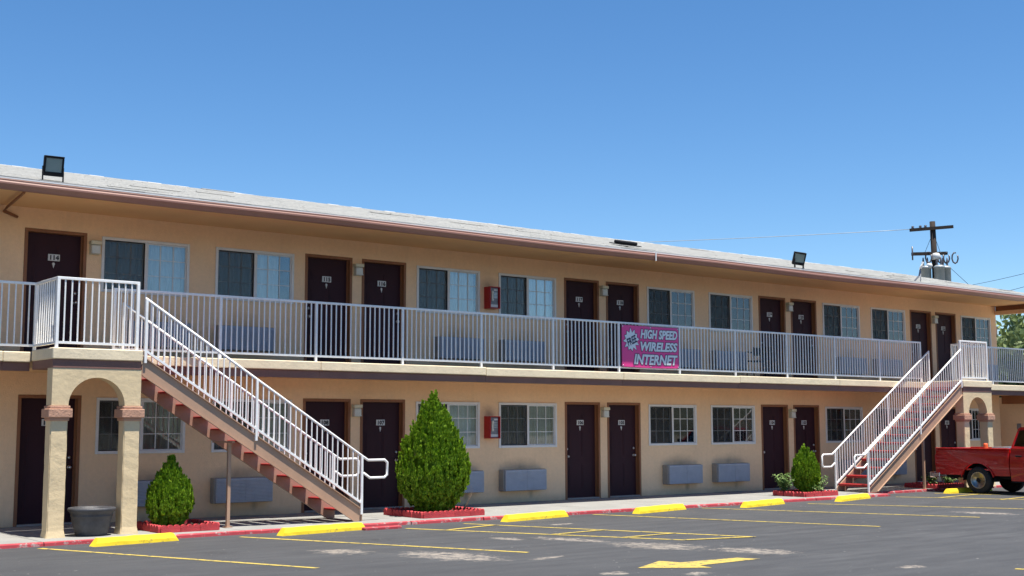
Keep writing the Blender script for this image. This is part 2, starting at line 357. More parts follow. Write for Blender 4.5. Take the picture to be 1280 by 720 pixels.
# ------------------------------------------------------------------ dimensions
L = 6.442; ZU = 2.746; XE = 28.93; XR = 29.32; XW = -8.0; GZ = -.055
DW, DH = 1.03, 2.12; WW, WZ0, WZ1 = 1.585, 1.14, 2.09
doorsA = [5.165+L*k for k in range(0, 4)]; doorsB = [-.03+L*k for k in range(0, 5)]
winA = [1.255+L*k for k in range(0, 5)]; winB = [3.34+L*k for k in range(0, 4)]
KERB_Y = -3.05

# ------------------------------------------------------------------ ground, walkway, kerb, markings
g = MB(); g.add([(-700, -700, 0), (700, -700, 0), (700, 700, 0), (-700, 700, 0)], [(0, 1, 2, 3)])
struct(g.build('ground', 'apron', loc=(0, 0, GZ-.02)))
g = MB(); g.add([(-60, -45, 0), (60, -45, 0), (60, 0, 0), (-60, 0, 0)], [(0, 1, 2, 3)])
struct(g.build('asphalt', 'asphalt', loc=(0, 0, GZ)))
m = MB(); n = 80; v = []
for i in range(n+1):
    a = R(100+340*i/n)+R(90); rad_ = 230
    for (dr, h_) in ((-60, -.5), (-20, 7), (0, 13+5*math.sin(i*.35)+3*math.sin(i*1.1+1)), (60, 6)): v.append((15+(rad_+dr)*math.cos(a), -40+(rad_+dr)*math.sin(a), h_*(1 if i not in (0, n) else .1)))
keep = lambda i: v[i*4+2][1] < -20
m.add(v, [(i*4+k, i*4+4+k, i*4+5+k, i*4+1+k) for i in range(n) if keep(i) for k in range(3)], 0, True); struct(m.build('added_reflection_hills', 'scrub'))  # unseen ridge added behind the camera to darken the window reflections
wk = bpy.data.objects.new('walkway', None); C.objects.link(wk); struct(wk)
kb = bpy.data.objects.new('kerb', None); C.objects.link(kb); struct(kb)
def kerb_line(x): return KERB_Y if x < 18.9 else -2.42
xs = [XW-1]+[round(-6.6+1.525*i, 3) for i in range(0, 29)]
xs = [x for x in xs if x < 36]; xs.append(18.9); xs.sort()
for a, b_ in zip(xs[:-1], xs[1:]):
    m = MB(); ye = kerb_line((a+b_)/2)+.045
    m.bbox(a+.006, b_-.006, ye+.004, 1.2, -.12, random.uniform(-.003, .003), .008); m.build('paving_slab', 'concrete', wk)
    m = MB(); j = [random.uniform(-.012, .012) for _ in range(2)]; ye -= .045
    n = 5; pts = []
    for i in range(n+1):
        x = a+.004+(b_-a-.008)*i/n; w = random.uniform(-.012, .012); h = random.uniform(-.006, .006)
        pts.append([(x, ye+w-.015, -.12), (x, ye+w, -.012+h), (x, ye+w+.018, .002+h), (x, ye+.042, .004)])
    v = [p for q in pts for p in q]; f = []
    for i in range(n):
        for k in range(3): f.append((i*4+k, i*4+4+k, i*4+5+k, i*4+1+k))
    f += [(0, 1, 2, 3), (n*4+3, n*4+2, n*4+1, n*4)]
    m.add(v, f); m.build('kerb_stone', 'kerb', kb)
m = MB(); m.box(18.9, 19.0, -3.05, -2.42, -.12, .003); m.build('kerb_stone', 'kerb', kb)
m = MB(); m.box(XW-1, 36, .05, 8, -.15, -.02); struct(m.build('building_pad', 'concrete'))
# a scuffed red stub of kerb beyond the left stair foot
m = MB(); m.bbox(4.35, 5.05, -3.62, -3.50, GZ-.01, GZ+.045, .012); struct(m.build('kerb_stub', 'kerb', rot=(0, 0, 0)))

pl = bpy.data.objects.new('parking_lines', None); C.objects.link(pl); struct(pl)
def stripe(p, q, w=.10, dz=.004, nm='painted_line'):
    p = Vector((*p, 0)); q = Vector((*q, 0)); t = (q-p).normalized(); n = Vector((-t.y, t.x, 0))*w/2
    k = max(2, int((q-p).length/.5)); v = []
    for i in range(k+1):
        c = p.lerp(q, i/k); a = n*random.uniform(.85, 1.12); v += [(c+a)[:], (c-a)[:]]
    m = MB(); m.add(v, [(2*i, 2*i+1, 2*i+3, 2*i+2) for i in range(k)]); m.build(nm, 'line', pl, (0, 0, GZ+dz))
for p, q in (((-.65, -3.34), (1.13, -7.85)), ((2.28, -3.42), (4.18, -7.98)), ((9.56, -3.21), (11.30, -8.31)), ((12.46, -3.23), (14.42, -8.19)), ((15.23, -3.67), (17.15, -7.46)), ((18.81, -3.34), (20.4, -6.4))):
    stripe(p, q)
stripe((6.387, -3.478), (8.248, -8.31)); stripe((5.066, -3.692), (7.068, -8.025))
for p, q in (((5.40, -4.40), (6.62, -4.06)), ((6.18, -6.10), (7.34, -5.96)), ((6.66, -7.16), (7.78, -7.10)), ((7.07, -8.02), (8.24, -8.30))): stripe(p, q, dz=.008)
# hatched bay beside the truck
stripe((20.85, -3.0), (22.3, -6.5))
for p, q in (((19.15, -4.2), (21.25, -3.95)), ((19.6, -5.5), (21.8, -5.2))): stripe(p, q, dz=.008)
m = MB(); arrow = [(4.04, -10.2), (4.79, -9.80), (4.85, -10.09), (5.80, -10.15), (5.93, -10.42), (4.80, -10.46), (4.74, -10.72)]
m.add([(x, y, 0) for x, y in arrow], [list(range(7))]); m.build('painted_arrow', 'line', pl, (0, 0, GZ+.004))
stripe((7.36, -12.99), (9.2, -17.2))

# ------------------------------------------------------------------ the motel building
bld = thing('motel_building', 'two storey peach stucco motel with brown doors and pale shingle roof', 'building')
ops = []
for x in doorsA+doorsB:
    if XW < x and x+DW < XE: ops += [(x, x+DW, 0., DH), (x, x+DW, ZU, ZU+DH)]
winU = [(x, WW) for x in winA+winB]; winL = [(x, WW) for x in winA[:4]+winB]+[(26.86, 1.12)]
for x, w in winU: ops.append((x, x+w, ZU+WZ0, ZU+WZ1))
for x, w in winL: ops.append((x, x+w, WZ0, WZ1))
cx = sorted({XW, XE, *[o[0] for o in ops], *[o[1] for o in ops]}); cz = sorted({-.05, 5.22, *[o[2] for o in ops], *[o[3] for o in ops]})
m = MB()
for a, b_ in zip(cx[:-1], cx[1:]):
    run = None
    for c, d in zip(cz[:-1], cz[1:]):
        mx_, mz_ = (a+b_)/2, (c+d)/2
        if any(o[0] < mx_ < o[1] and o[2] < mz_ < o[3] for o in ops): continue
        m.add([(a, 0, c), (b_, 0, c), (b_, 0, d), (a, 0, d)], [(0, 1, 2, 3)])
for (a, b_, c, d) in ops:
    y = .16
    m.add([(a, 0, c), (a, y, c), (a, y, d), (a, 0, d)], [(0, 1, 2, 3)]); m.add([(b_, 0, c), (b_, y, c), (b_, y, d), (b_, 0, d)], [(0, 1, 2, 3)])
    m.add([(a, 0, d), (b_, 0, d), (b_, y, d), (a, y, d)], [(0, 1, 2, 3)]); m.add([(a, 0, c), (b_, 0, c), (b_, y, c), (a, y, c)], [(0, 1, 2, 3)])
m.build('front_wall', 'stucco', bld)
m = MB(); m.box(XE-.15, XE, .003, 7, -.05, 5.2); m.build('end_wall', 'stucco', bld)
m = MB(); m.box(XW, XW+.15, .003, 7, -.05, 5.2); m.build('end_wall', 'stucco', bld)
m = MB(); m.box(XW, XE, 7, 7.15, -.05, 5.2); m.build('back_wall', 'stucco', bld)
m = MB(); m.box(XW+.2, XE-.2, 1.1, 1.15, 0, 5.19); m.box(XW+.2, XE-.2, .17, 1.1, 2.60, 2.70); m.build('dark_room_backing', 'room', bld)  # dark backing behind the windows, room shade put into its colour

# doors
def door_proto(side):
    me = {}
    m = MB(); fw = .055
    for a, b_ in ((0, fw), (DW-fw, DW)): m.bbox(a, b_, -.012, .13, 0, DH-fw, .004)
    m.bbox(0, DW, -.013, .13, DH-fw+.001, DH, .004)
    m.box(fw, fw+.018, .075, .128, .03, DH-fw); m.box(DW-fw-.018, DW-fw, .075, .128, .03, DH-fw)
    me['door_frame'] = m.mesh('door_frame', 'casing')
    m = MB(); x0, x1, z0, z1 = fw, DW-fw, .03, DH-fw; yf = .10
    m.box(x0, x1, yf, yf+.04, z0, z1)
    w = x1-x0
    for cx_ in (x0+.12, x0+w/2+.05):
        pw = w/2-.17
        for (a, b_) in ((z0+.20, z0+.72), (z0+.90, z0+1.46), (z0+1.60, z0+1.82)):
            # sunk moulding round a raised field
            for k, (ins, pr) in enumerate(((0, .006), (.03, .010))):
                m.prism([(cx_+ins, a+ins), (cx_+pw-ins, a+ins), (cx_+pw-ins, b_-ins), (cx_+ins, b_-ins)], yf-pr, yf-.0005*k, 'y')
    me['door'] = m.mesh('door', 'door')
    kx = .135 if side == 'l' else DW-.135
    m = MB(); m.lathe([(0, -.075), (.022, -.072), (.03, -.055), (.028, -.035), (.012, -.03), (.012, -.01), (.034, -.008), (.034, 0)], 14, (kx, yf, .93), axis='y'); me['handle'] = m.mesh('handle', 'steel')
    m = MB(); m.lathe([(0, -.02), (.022, -.018), (.03, 0)], 14, (kx, yf, 1.09), axis='y'); me['deadbolt'] = m.mesh('deadbolt', 'steel')
    m = MB(); m.lathe([(0, -.012), (.02, -.01), (.026, 0)], 10, (DW/2, yf-.001, 1.565), axis='y'); m.prism([(DW/2-.016, 1.55), (DW/2+.016, 1.55), (DW/2, 1.49)], yf-.012, yf-.001, 'y'); me['door_knocker'] = m.mesh('door_knocker', 'plate')
    m = MB(); m.bbox(fw, DW-fw, -.03, .14, 0, .03, .006); me['threshold'] = m.mesh('threshold', 'ac_side')
    return me
DP = {'l': door_proto('l'), 'r': door_proto('r')}
def place_door(x, z, side, num):
    p = DP[side]; d = put('door', p['door'], bld, (x, 0, z))
    for k in ('door_frame', 'handle', 'deadbolt', 'door_knocker', 'threshold'): put(k, p[k], d)
    if num:
        m = MB(); m.box(DW/2-.096, DW/2+.096, .080, .0995, 1.615, 1.725)
        merge(m, text_mb(num, .102, .006, 0, 0, 'CENTER', 1, 1.08), (DW/2, .078, 1.634))
        m.build('number_plate', ['plate', 'ink'], d)
lowN = {0: '109', 1: '108', 2: '107', 3: '106', 4: '105', 5: '104', 6: '103', 7: '102', 8: '101'}
upN = {0: '114', 1: '115', 2: '116', 3: '117', 4: '118', 5: '119', 6: '120', 7: '121', 8: '122'}
order = sorted([(x, 'l') for x in doorsA]+[(x, 'r') for x in doorsB])
for i, (x, s_) in enumerate(order):
    place_door(x, 0, s_, lowN[i]); place_door(x, ZU, s_, upN[i])

# windows
def win_proto(w):
    me = {}; h = WZ1-WZ0; f = .05
    m = MB()
    for a in ((0, f, 0, h), (w-f, w, 0, h)): m.bbox(a[0], a[1], -.022, .07, a[2], a[3], .004)
    m.bbox(f+.0005, w-f-.0005, -.021, .07, h-f, h, .004); m.bbox(f+.0005, w-f-.0005, -.026, .07, 0, f, .004)
    m.bbox(w*.5-.022, w*.5+.022, -.004, .06, f+.0005, h-f-.0005, .003)
    me['window'] = m.mesh('window', 'vinyl')
    l0, l1, r0, r1 = f+.001, w*.5-.023, w*.5+.023, w-f-.001; z0, z1 = f+.001, h-f-.001
    def sash(a, b_, y, t):
        m = MB(); m.box(a, a+t, y, y+.025, z0, z1); m.box(b_-t, b_, y, y+.025, z0, z1); m.box(a+t, b_-t, y+.001, y+.025, z1-t, z1); m.box(a+t, b_-t, y+.001, y+.025, z0, z0+t); return m
    me['sash'] = [sash(l0, l1, .042, .022).mesh('sash', 'vinyl'), sash(r0, r1, .012, .02).mesh('sash', 'vinyl')]
    def pane(a, b_, y): m = MB(); m.box(a, b_, y, y+.004, z0+.02, z1-.02); return m.mesh('pane', 'glass')
    me['pane'] = [pane(l0+.02, l1-.02, .052), pane(r0+.02, r1-.02, .022)]
    def grid(a, b_, y):
        m = MB()
        for k in (1, 2):
            x = a+(b_-a)*k/3; m.box(x-.0065, x+.0065, y, y+.008, z0+.02, z1-.02)
            z = z0+(z1-z0)*k/3; m.box(a+.02, b_-.02, y+.001, y+.0075, z-.0065, z+.0065)
        return m.mesh('muntin_grid', 'vinyl')
    me['muntin_grid'] = [grid(l0, l1, .041), grid(r0, r1, .0125)]
    m = MB(); m.box(l0+.012, l1-.012, .020, .022, z0+.012, z1-.012); me['insect_screen'] = m.mesh('insect_screen', 'screen')
    m = MB(); m.box(l0, l0+.012, .014, .028, z0, z1, ); m.box(l1-.016, l1, .014, .028, z0, z1); m.box(l0+.012, l1-.016, .015, .028, z0, z0+.012); m.box(l0+.012, l1-.016, .015, .028, z1-.012, z1)
    me['screen_frame'] = m.mesh('screen_frame', 'black')
    return me
WP = {WW: win_proto(WW), 1.12: win_proto(1.12)}
def curtain(x0, x1, h, seed, dense=1.):
    r = random.Random(seed); n = int((x1-x0)/.012)+2; v = []; f = []
    ph = r.uniform(0, 6); k1 = 2*math.pi/r.uniform(.085, .12)
    for i in range(n):
        x = x0+(x1-x0)*i/(n-1); a = ph+k1*x+.8*math.sin(x*9+ph)
        for z, am in ((-.08, 1.15), (h*.5, 1.), (h+.05, .6)): v.append((x, .185+.034*am*math.sin(a)+.008*math.sin(2.3*a+1), z))
    for i in range(n-1):
        for k in range(2): f.append((i*3+k, i*3+3+k, i*3+4+k, i*3+1+k))
    m = MB(); m.add(v, f, 0, True); return m
def place_win(x, w, z, cur, seed, cm='curtain'):
    p = WP[w]; d = put('window', p['window'], bld, (x, 0, z+WZ0))
    for k in ('sash', 'pane', 'muntin_grid'):
        for q in p[k]: put(k, q, d)
    put('insect_screen', p['insect_screen'], d); put('screen_frame', p['screen_frame'], d)
    for a, b_ in cur: curtain(a*w, b_*w, WZ1-WZ0, seed).build('curtain', cm, d); seed += 31
full = [(.0, .495), (.505, 1.0)]
upper = sorted(winU); lower = sorted(winL)
ucur = [full, [(0, .86)], full, full, full, full, [(.56, 1)], [(.0, .2), (.52, 1)], [(.04, .2), (.34, 1)]]
for i, (x, w) in enumerate(upper): place_win(x, w, ZU, ucur[i], i)
lcur = [full, full, full, full, [(.66, .95)], [(.0, .47), (.5, 1)], [(.56, 1)], full, [(0, .55), (.6, 1)]]
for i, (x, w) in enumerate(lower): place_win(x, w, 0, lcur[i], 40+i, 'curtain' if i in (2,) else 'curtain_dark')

# balcony slab, fascia boards, soffits
m = MB()
X0, X1 = XW, -.31
def edge_boards(x0, x1, yb, yt, seed):
    r = random.Random(seed); x = x0
    while x < x1-.02:
        e = min(x1, x+3.64); dz = r.uniform(-.006, .006); m = MB()
        m.bbox(x+.002, e-.002, yt, yt+.06, 2.572+dz, 2.728+dz, .012); m.build('balcony_edge', 'cream_trim', bld)
        m = MB(); m.bbox(x+.002, e-.002, yb, yb+.05, 2.44, 2.5715, .005); m.build('fascia_board', 'brown_trim', bld); x = e
edge_boards(XW, -.312, -1.475, -1.52, 1); edge_boards(1.05, 23.06, -1.475, -1.52, 2); edge_boards(24.43, 33.5, -1.475, -1.52, 3)
m = MB(); m.box(XW, 33.5, -1.458, -.003, 2.60, 2.735); m.build('balcony_slab', 'concrete', bld)
m = MB(); m.box(XW, 33.5, -1.424, -.003, 2.485, 2.599); m.build('balcony_soffit', 'soffit', bld)
m = MB(); m.box(XW, XR, -1.88, -.003, 5.205, 5.235); m.build('eave_soffit', 'soffit', bld)
m = MB(); m.box(XW, XR, -1.91, -1.881, 5.12, 5.255); m.build('fascia', 'brown_trim', bld)
# gutter: a rolled front, in lengths with a lapped joint and a strap
def gutter(x0, x1, y, drop=0.):
    prof = [(-.005, 5.235), (-.10, 5.240), (-.108, 5.232), (-.105, 5.21), (-.118, 5.19), (-.118, 5.165), (-.095, 5.14), (-.075, 5.115), (-.065, 5.095), (-.005, 5.090)]
    m = MB(); n = 8
    for i in range(n):
        a, b_ = x0+(x1-x0)*i/n, x0+(x1-x0)*(i+1)/n
        wob = lambda x: -.012*math.sin(x*.7+1)+drop
        v = [(a, y+p[0], p[1]+wob(a)) for p in prof]+[(b_, y+p[0], p[1]+wob(b_)) for p in prof]; k = len(prof)
        m.add(v, [(j, j+1, k+j+1, k+j) for j in range(k-1)], 0, False)
        if i == 0: m.add(v[:k], [list(range(k))])
        if i == n-1: m.add(v[k:], [list(range(k))])
    m.build('gutter', 'gutter', bld)
gutter(XW, 12.47, -1.91, .022); gutter(12.475, 26.9, -1.914, .016); gutter(26.905, XR, -1.91, .026)
m = MB(); m.bbox(12.44, 12.475, -2.04, -2.03, 5.09, 5.28, .003); m.build('gutter_strap', 'vinyl', bld)
m = MB(); m.box(XW, XR, -2.010, -1.96, 5.262, 5.284); m.build('drip_edge', 'vinyl', bld)
# cross beam at the open end of the gallery
m = MB(); m.box(XE-.04, XE+.10, -1.80, -.004, 4.945, 5.06); m.build('end_beam', 'stucco', bld)
m = MB(); m.box(XE+.0, XE+.10, -1.80, -.004, 5.061, 5.204); m.build('end_beam', 'casing', bld)  # darker upper board: the soffit's shadow on the beam is put into colour
# roof of lapped shingle courses
m = MB(); ny = 38; ys, zs, yr, zr = -2.006, 5.286, 3.5, 6.57; xa, xb = XW, 30.5
r_ = random.Random(4)
m2 = MB(); m2.prism([(-1.84, 5.265), (yr, zr-.03), (9, 5.25), (9, 5.2), (-1.84, 5.258)], xa, XR, 'x'); m2.build('roof', 'shingle', bld)
for i in range(ny):
    t0, t1 = i/ny, (i+1.25)/ny
    x = xa-r_.uniform(0, .5)
    while x < XR:
        w = r_.uniform(.7, 1.1); lift = r_.uniform(0, .006)+(.014 if r_.random() < .02 else 0)
        a, b_ = max(xa, x), min(XR, x+w-.004)
        if b_ > a:
            y0, z0, y1, z1 = ys+(yr-ys)*t0, zs+(zr-zs)*t0+.014+lift, ys+(yr-ys)*min(1, t1), zs+(zr-zs)*min(1, t1)+.004
            m.add([(a, y0, z0-.012), (b_, y0, z0-.012), (b_, y0, z0), (a, y0, z0), (a, y1, z1), (b_, y1, z1)], [(0, 1, 2, 3), (3, 2, 5, 4)])
        x += w
stuff(m.build('shingles', 'shingle', bld))
m = MB(); x = xa
while x < XR-.3:
    a = x; x += .3; z = zr+.01+r_.uniform(0, .012)
    m.add([(a, yr-.16, zr-.035), (x-.01, yr-.16, zr-.035), (x-.01, yr, z), (a, yr, z), (a, yr+.16, zr-.035), (x-.01, yr+.16, zr-.035)], [(0, 1, 2, 3), (3, 2, 5, 4)])
stuff(m.build('ridge_caps', 'shingle', bld))
# ground floor wing closing the far end
m = MB()
wy0, wy1, wz0, wz1 = -2.05, -.98, .95, 2.05; wx = 29.5
for (a, b_, c, d) in ((-5.9, wy0, -.05, 2.44), (wy1, 7, -.05, 2.44), (wy0, wy1, -.05, wz0), (wy0, wy1, wz1, 2.44)):
    m.add([(wx, a, c), (wx, b_, c), (wx, b_, d), (wx, a, d)], [(0, 1, 2, 3)])
m.box(wx, 36, -6.05, -5.9, -.05, 2.44); m.build('wing_wall', 'stucco', bld)
m = MB(); m.box(wx-.03, wx+.06, wy0, wy0+.06, wz0, wz1); m.box(wx-.03, wx+.06, wy1-.06, wy1, wz0, wz1); m.box(wx-.029, wx+.06, wy0+.06, wy1-.06, wz1-.06, wz1); m.box(wx-.029, wx+.06, wy0+.06, wy1-.06, wz0, wz0+.06); wob = m.build('window', 'vinyl', bld)
m = MB(); m.box(wx+.03, wx+.034, wy0+.06, wy1-.06, wz0+.06, wz1-.06); m.build('pane', 'glass', wob)
m = MB(); m.box(wx+.25, wx+.3, -5.8, 6.9, 0, 2.4); m.build('dark_room_backing', 'room', bld)
m = MB(); m.box(wx-.45, wx-.30, -1.42, -.004, 2.23, 2.484); m.build('gallery_beam', 'casing', bld)
m = MB(); m.box(wx-.1, 36, -6.1, -1.53, 2.45, 2.73); m.box(wx-.2, 36, -6.15, -1.525, 2.58, 2.725); m.build('wing_deck', 'cream_trim', bld)

# ------------------------------------------------------------------ stair landings on arches
def landing(x0, label):
    t = thing('stair_landing', label, 'stair landing', (x0, -2.48, 0))
    W_ = 1.335; m = MB()
    m.bbox(-.018, W_+.005, -.035, .96, 2.588, 2.755, .012); m.build('landing_edge', 'cream_trim', t)
    m = MB(); m.bbox(-.004, W_-.003, -.006, .95, 2.459, 2.5875, .004); m.build('fascia_board', 'brown_trim', t)
    m = MB(); n = 20; cw = .245; xl, xr = cw, W_-cw; rad = (xr-xl)/2; zc = 1.91; top = 2.458
    for y in (0, .24):
        for i in range(n):
            a0, a1 = math.pi*(1-i/n), math.pi*(1-(i+1)/n); c_ = (xl+xr)/2
            p0 = (c_+rad*math.cos(a0), zc+rad*math.sin(a0)*.985); p1 = (c_+rad*math.cos(a1), zc+rad*math.sin(a1)*.985)
            m.add([(p0[0], y, p0[1]), (p1[0], y, p1[1]), (p1[0], y, top), (p0[0], y, top)], [(0, 1, 2, 3)])
            if y == 0: m.add([(p0[0], 0, p0[1]), (p1[0], 0, p1[1]), (p1[0], .24, p1[1]), (p0[0], .24, p0[1])], [(0, 1, 2, 3)])
        for a, b_ in ((0, xl), (xr, W_)): m.add([(a, y, zc), (b_, y, zc), (b_, y, top), (a, y, top)], [(0, 1, 2, 3)])
    for x in (0, W_): m.add([(x, 0, zc), (x, .24, zc), (x, .24, top), (x, 0, top)], [(0, 1, 2, 3)])
    m.build('arch', 'cream_stucco', t)
    for i, a in enumerate((0, xr)):
        m = MB(); bm = bmesh.new(); bmesh.ops.create_cube(bm, size=1, matrix=Matrix.Translation((a+cw/2, .12, .84)) @ Matrix.Diagonal((cw, .24, 1.70, 1)))
        bmesh.ops.bevel(bm, geom=[e for e in bm.edges if abs(e.verts[0].co.z-e.verts[1].co.z) > .5], offset=.012, segments=2, affect='EDGES')
        bmesh.ops.subdivide_edges(bm, edges=[e for e in bm.edges if abs(e.verts[0].co.z-e.verts[1].co.z) > .5], cuts=14)
        for v in bm.verts:
            v.co.x += random.uniform(-.003, .003); v.co.y += random.uniform(-.003, .003)
            if v.co.z < .06: v.co.x += .02*(1 if v.co.x > a+cw/2 else -1); v.co.y += .02*(1 if v.co.y > .12 else -1)
        m.bm(bm); col = m.build('column', 'cream_stucco', t)
        m = MB(); bx = lambda e, z0, z1: m.bbox(a-e, a+cw+e, -e, .24+e, z0, z1, .012, seg=2)
        bx(.018, 1.685, 1.735); bx(.052, 1.730, 1.862); bx(.026, 1.860, 1.905); m.build('capital', 'cap', col)
    return t
landing(-.287, 'arched cream landing on two pillars beside the black planter pot')
landing(23.08, 'arched cream landing on two pillars behind the red pickup truck')

# ------------------------------------------------------------------ railings
def bar(b, p, q, w=.02): return b.tube([p, q], w/2, square=True)
def one(name, fn, t, mt='white_rail'): b = MB(); fn(b); return b.build(name, mt, t)
BAL = MB(); BAL.box(-.0095, .0095, -.0095, .0095, 2.84, 3.775); BAL = BAL.mesh('baluster', 'white_rail')
PST = MB(); PST.bbox(-.0225, .0225, -.0225, .0225, 2.722, 3.768, .004); PST = PST.mesh('post', 'white_rail')
def rail_run(t, p, q, posts, n_bal_per, first=True, last=True, zoff=0., bottom=2.815):
    """p, q: (x, y) ends; posts: fractions along"""
    P, Q = Vector((*p, 0)), Vector((*q, 0)); ang = math.atan2(Q.y-P.y, Q.x-P.x); ln = (Q-P).length
    b = MB(); b.bbox(-.0225, ln+.0225, -.02, .02, 3.765, 3.805, .004); b.build('top_rail', 'white_rail', t, (P.x, P.y, zoff), (0, 0, ang))
    fr = posts
    for i, (a, c) in enumerate(zip(fr[:-1], fr[1:])):
        b = MB(); b.box(a*ln+.0235, c*ln-.0235, -.018, .018, bottom, bottom+.036); b.build('bottom_rail', 'white_rail', t, (P.x, P.y, zoff), (0, 0, ang))
        n = n_bal_per(ln*(c-a))
        for k in range(1, n+1):
            u = a+(c-a)*k/(n+1); l_ = P.lerp(Q, u); put('baluster', BAL, t, (l_.x, l_.y, zoff), (0, 0, ang))
    for i, a in enumerate(fr):
        if (i == 0 and not first) or (i == len(fr)-1 and not last): continue
        l_ = P.lerp(Q, a); put('post', PST, t, (l_.x, l_.y, zoff), (0, 0, ang))
spc = lambda l_: max(1, round(l_/.101)-1)
t = thing('balcony_railing', 'white baluster railing along upper walkway between the two staircases', 'railing', (0, 0, 0))
px = [.99+1.8208*i for i in range(13)]; px[-1] = 22.82
rail_run(t, (.99, -1.42), (22.82, -1.42), [(x-.99)/(22.82-.99) for x in px], spc)
t = thing('balcony_railing', 'white baluster railing running off the left edge from room 114', 'railing', (0, 0, 0))
rail_run(t, (-7.6, -1.42), (-.24, -1.42), [0, .25, .5, .75, 1], spc, last=False)
t = thing('balcony_railing', 'white baluster railing above the red pickup at the right end', 'railing', (0, 0, 0))
rail_run(t, (24.29, -1.42), (33.2, -1.42), [0, .22, .44, .64, .84, 1], spc, first=False)
t = thing('landing_railing', 'white railing boxing in the landing in front of door 114', 'railing', (0, 0, 0))
rail_run(t, (-.24, -2.45), (.97, -2.45), [0, 1], lambda l_: 11); rail_run(t, (-.24, -1.42), (-.24, -2.45), [0, 1], lambda l_: 9, last=False)
t = thing('landing_railing', 'white railing boxing in the landing above the arch by the pickup', 'railing', (0, 0, 0))
rail_run(t, (23.06, -2.45), (24.29, -2.45), [0, 1], lambda l_: 11); rail_run(t, (24.29, -1.42), (24.29, -2.45), [0, 1], lambda l_: 9, last=False)

# ------------------------------------------------------------------ staircases
def staircase(x0, sg, label, E_, run):
    t = thing('staircase', label, 'staircase', (x0, 0, 0)); P = lambda s_: sg*s_
    sl = .63; rise = .1965
    zt = lambda s_: 2.68-sl*s_; zb = lambda s_: 2.375-sl*s_; sb = 2.375/sl
    poly = [(P(.012), zt(.012)), (P(E_), zt(E_)), (P(E_), .002), (P(sb), .002), (P(.012), zb(.012))]
    def fl(z, e, h): return [(P(.012), z(.012)), (P(e), z(e)), (P(e), z(e)+h), (P(.012), z(.012)+h)]
    for (yw, out, inn) in ((-2.47, -1, 'near'), (-1.578, 1, 'far')):
        m = MB(); m.prism(poly, yw, yw+.006*out, 'y', 0); m.prism([(P(s_), z) for s_, z in ((.014, zt(.014)-.003), (E_-.002, zt(E_)-.003), (E_-.002, .005), (sb, .005), (.014, zb(.014)+.003))], yw-.004*out, yw-.0005*out, 'y', 1)
        m.prism(fl(zt, E_, -.016), yw+.0065*out, yw+.036*out, 'y', 0); m.prism(fl(zb, sb-.02, .016), yw+.0065*out, yw+.036*out, 'y', 0)
        m.box(P(E_-.010), P(E_), yw+.007*out, yw+.035*out, .005, zt(E_)-.02, 0)
        m.build('stringer', ['stringer', 'stringer_in'], t)
    ya, yb = -2.464, -1.584
    m = MB(); m.bbox(-.0, run-.045, ya, yb, -.030, 0, .006); m.bbox(run-.075, run-.036, ya, yb, -.058, -.0005, .012)
    if sg < 0: m.v = [(-x, y, z) for x, y, z in m.v]
    tm = m.mesh('tread', 'tread')
    for i in range(1, 14): put('tread', tm, t, (P(run*(i-1)+.02), 0, 2.745-rise*i))
    # rails
    rz = lambda s_, b_: b_-.634*s_; D_ = E_-3.96
    for y in (-2.495, -1.548):
        b = MB(); ze = rz(E_+.09, 3.575); b.tube([(P(.03), y, rz(.03, 3.575)), (P(E_), y, rz(E_, 3.575)), (P(E_+.11), y, ze-.01), (P(E_+.44), y, ze-.01), (P(E_+.495), y, ze-.055), (P(E_+.495), y, ze-.265), (P(E_+.44), y, ze-.31), (P(E_+.15), y, ze-.31), (P(E_+.02), y, ze-.225)], .021, 8)
        b.build('handrail', 'white_rail', t)
        b = MB(); b.tube([(P(.03), y, rz(.03, 2.782)), (P(E_-.03), y, rz(E_-.03, 2.782))], .018, square=True); b.build('bottom_rail', 'white_rail', t)
        for s_ in (.05, 1.93, E_-.01):
            b = MB(); b.bbox(P(s_)-.02, P(s_)+.02, y-.02, y+.02, (rz(s_, 2.782)-.19), rz(s_, 3.575)-.004, .004); b.build('post', 'white_rail', t)
        b = MB()
        bm_ = MB().box(-.0085, .0085, -.0085, .0085, 0, .785-.03).mesh('baluster', 'white_rail')
        s_ = .15
        while s_ < E_-.05:
            if abs(s_-1.93) > .045: put('baluster', bm_, t, (P(s_), y, rz(s_, 2.782)+.014))
            s_ += .0995
    b = MB(); b.tube([(P(1.56), -2.30, 0), (P(1.56), -2.30, 1.335)], .026, square=True); b.tube([(P(1.56), -2.30, 0.004), (P(1.56), -2.30, .012)], .06, square=True); b.build('support_post', 'stringer', t)
    b = MB(); b.box(P(1.54), P(1.59), -2.44, -1.70, 1.336, 1.365); b.build('support_bracket', 'stringer', t)
staircase(1.045, 1, 'white railed open red staircase over the small conical shrub and its post', 3.92, .306)
staircase(23.05, -1, 'white railed open red staircase climbing to landing by the pickup truck', 4.12, .315)

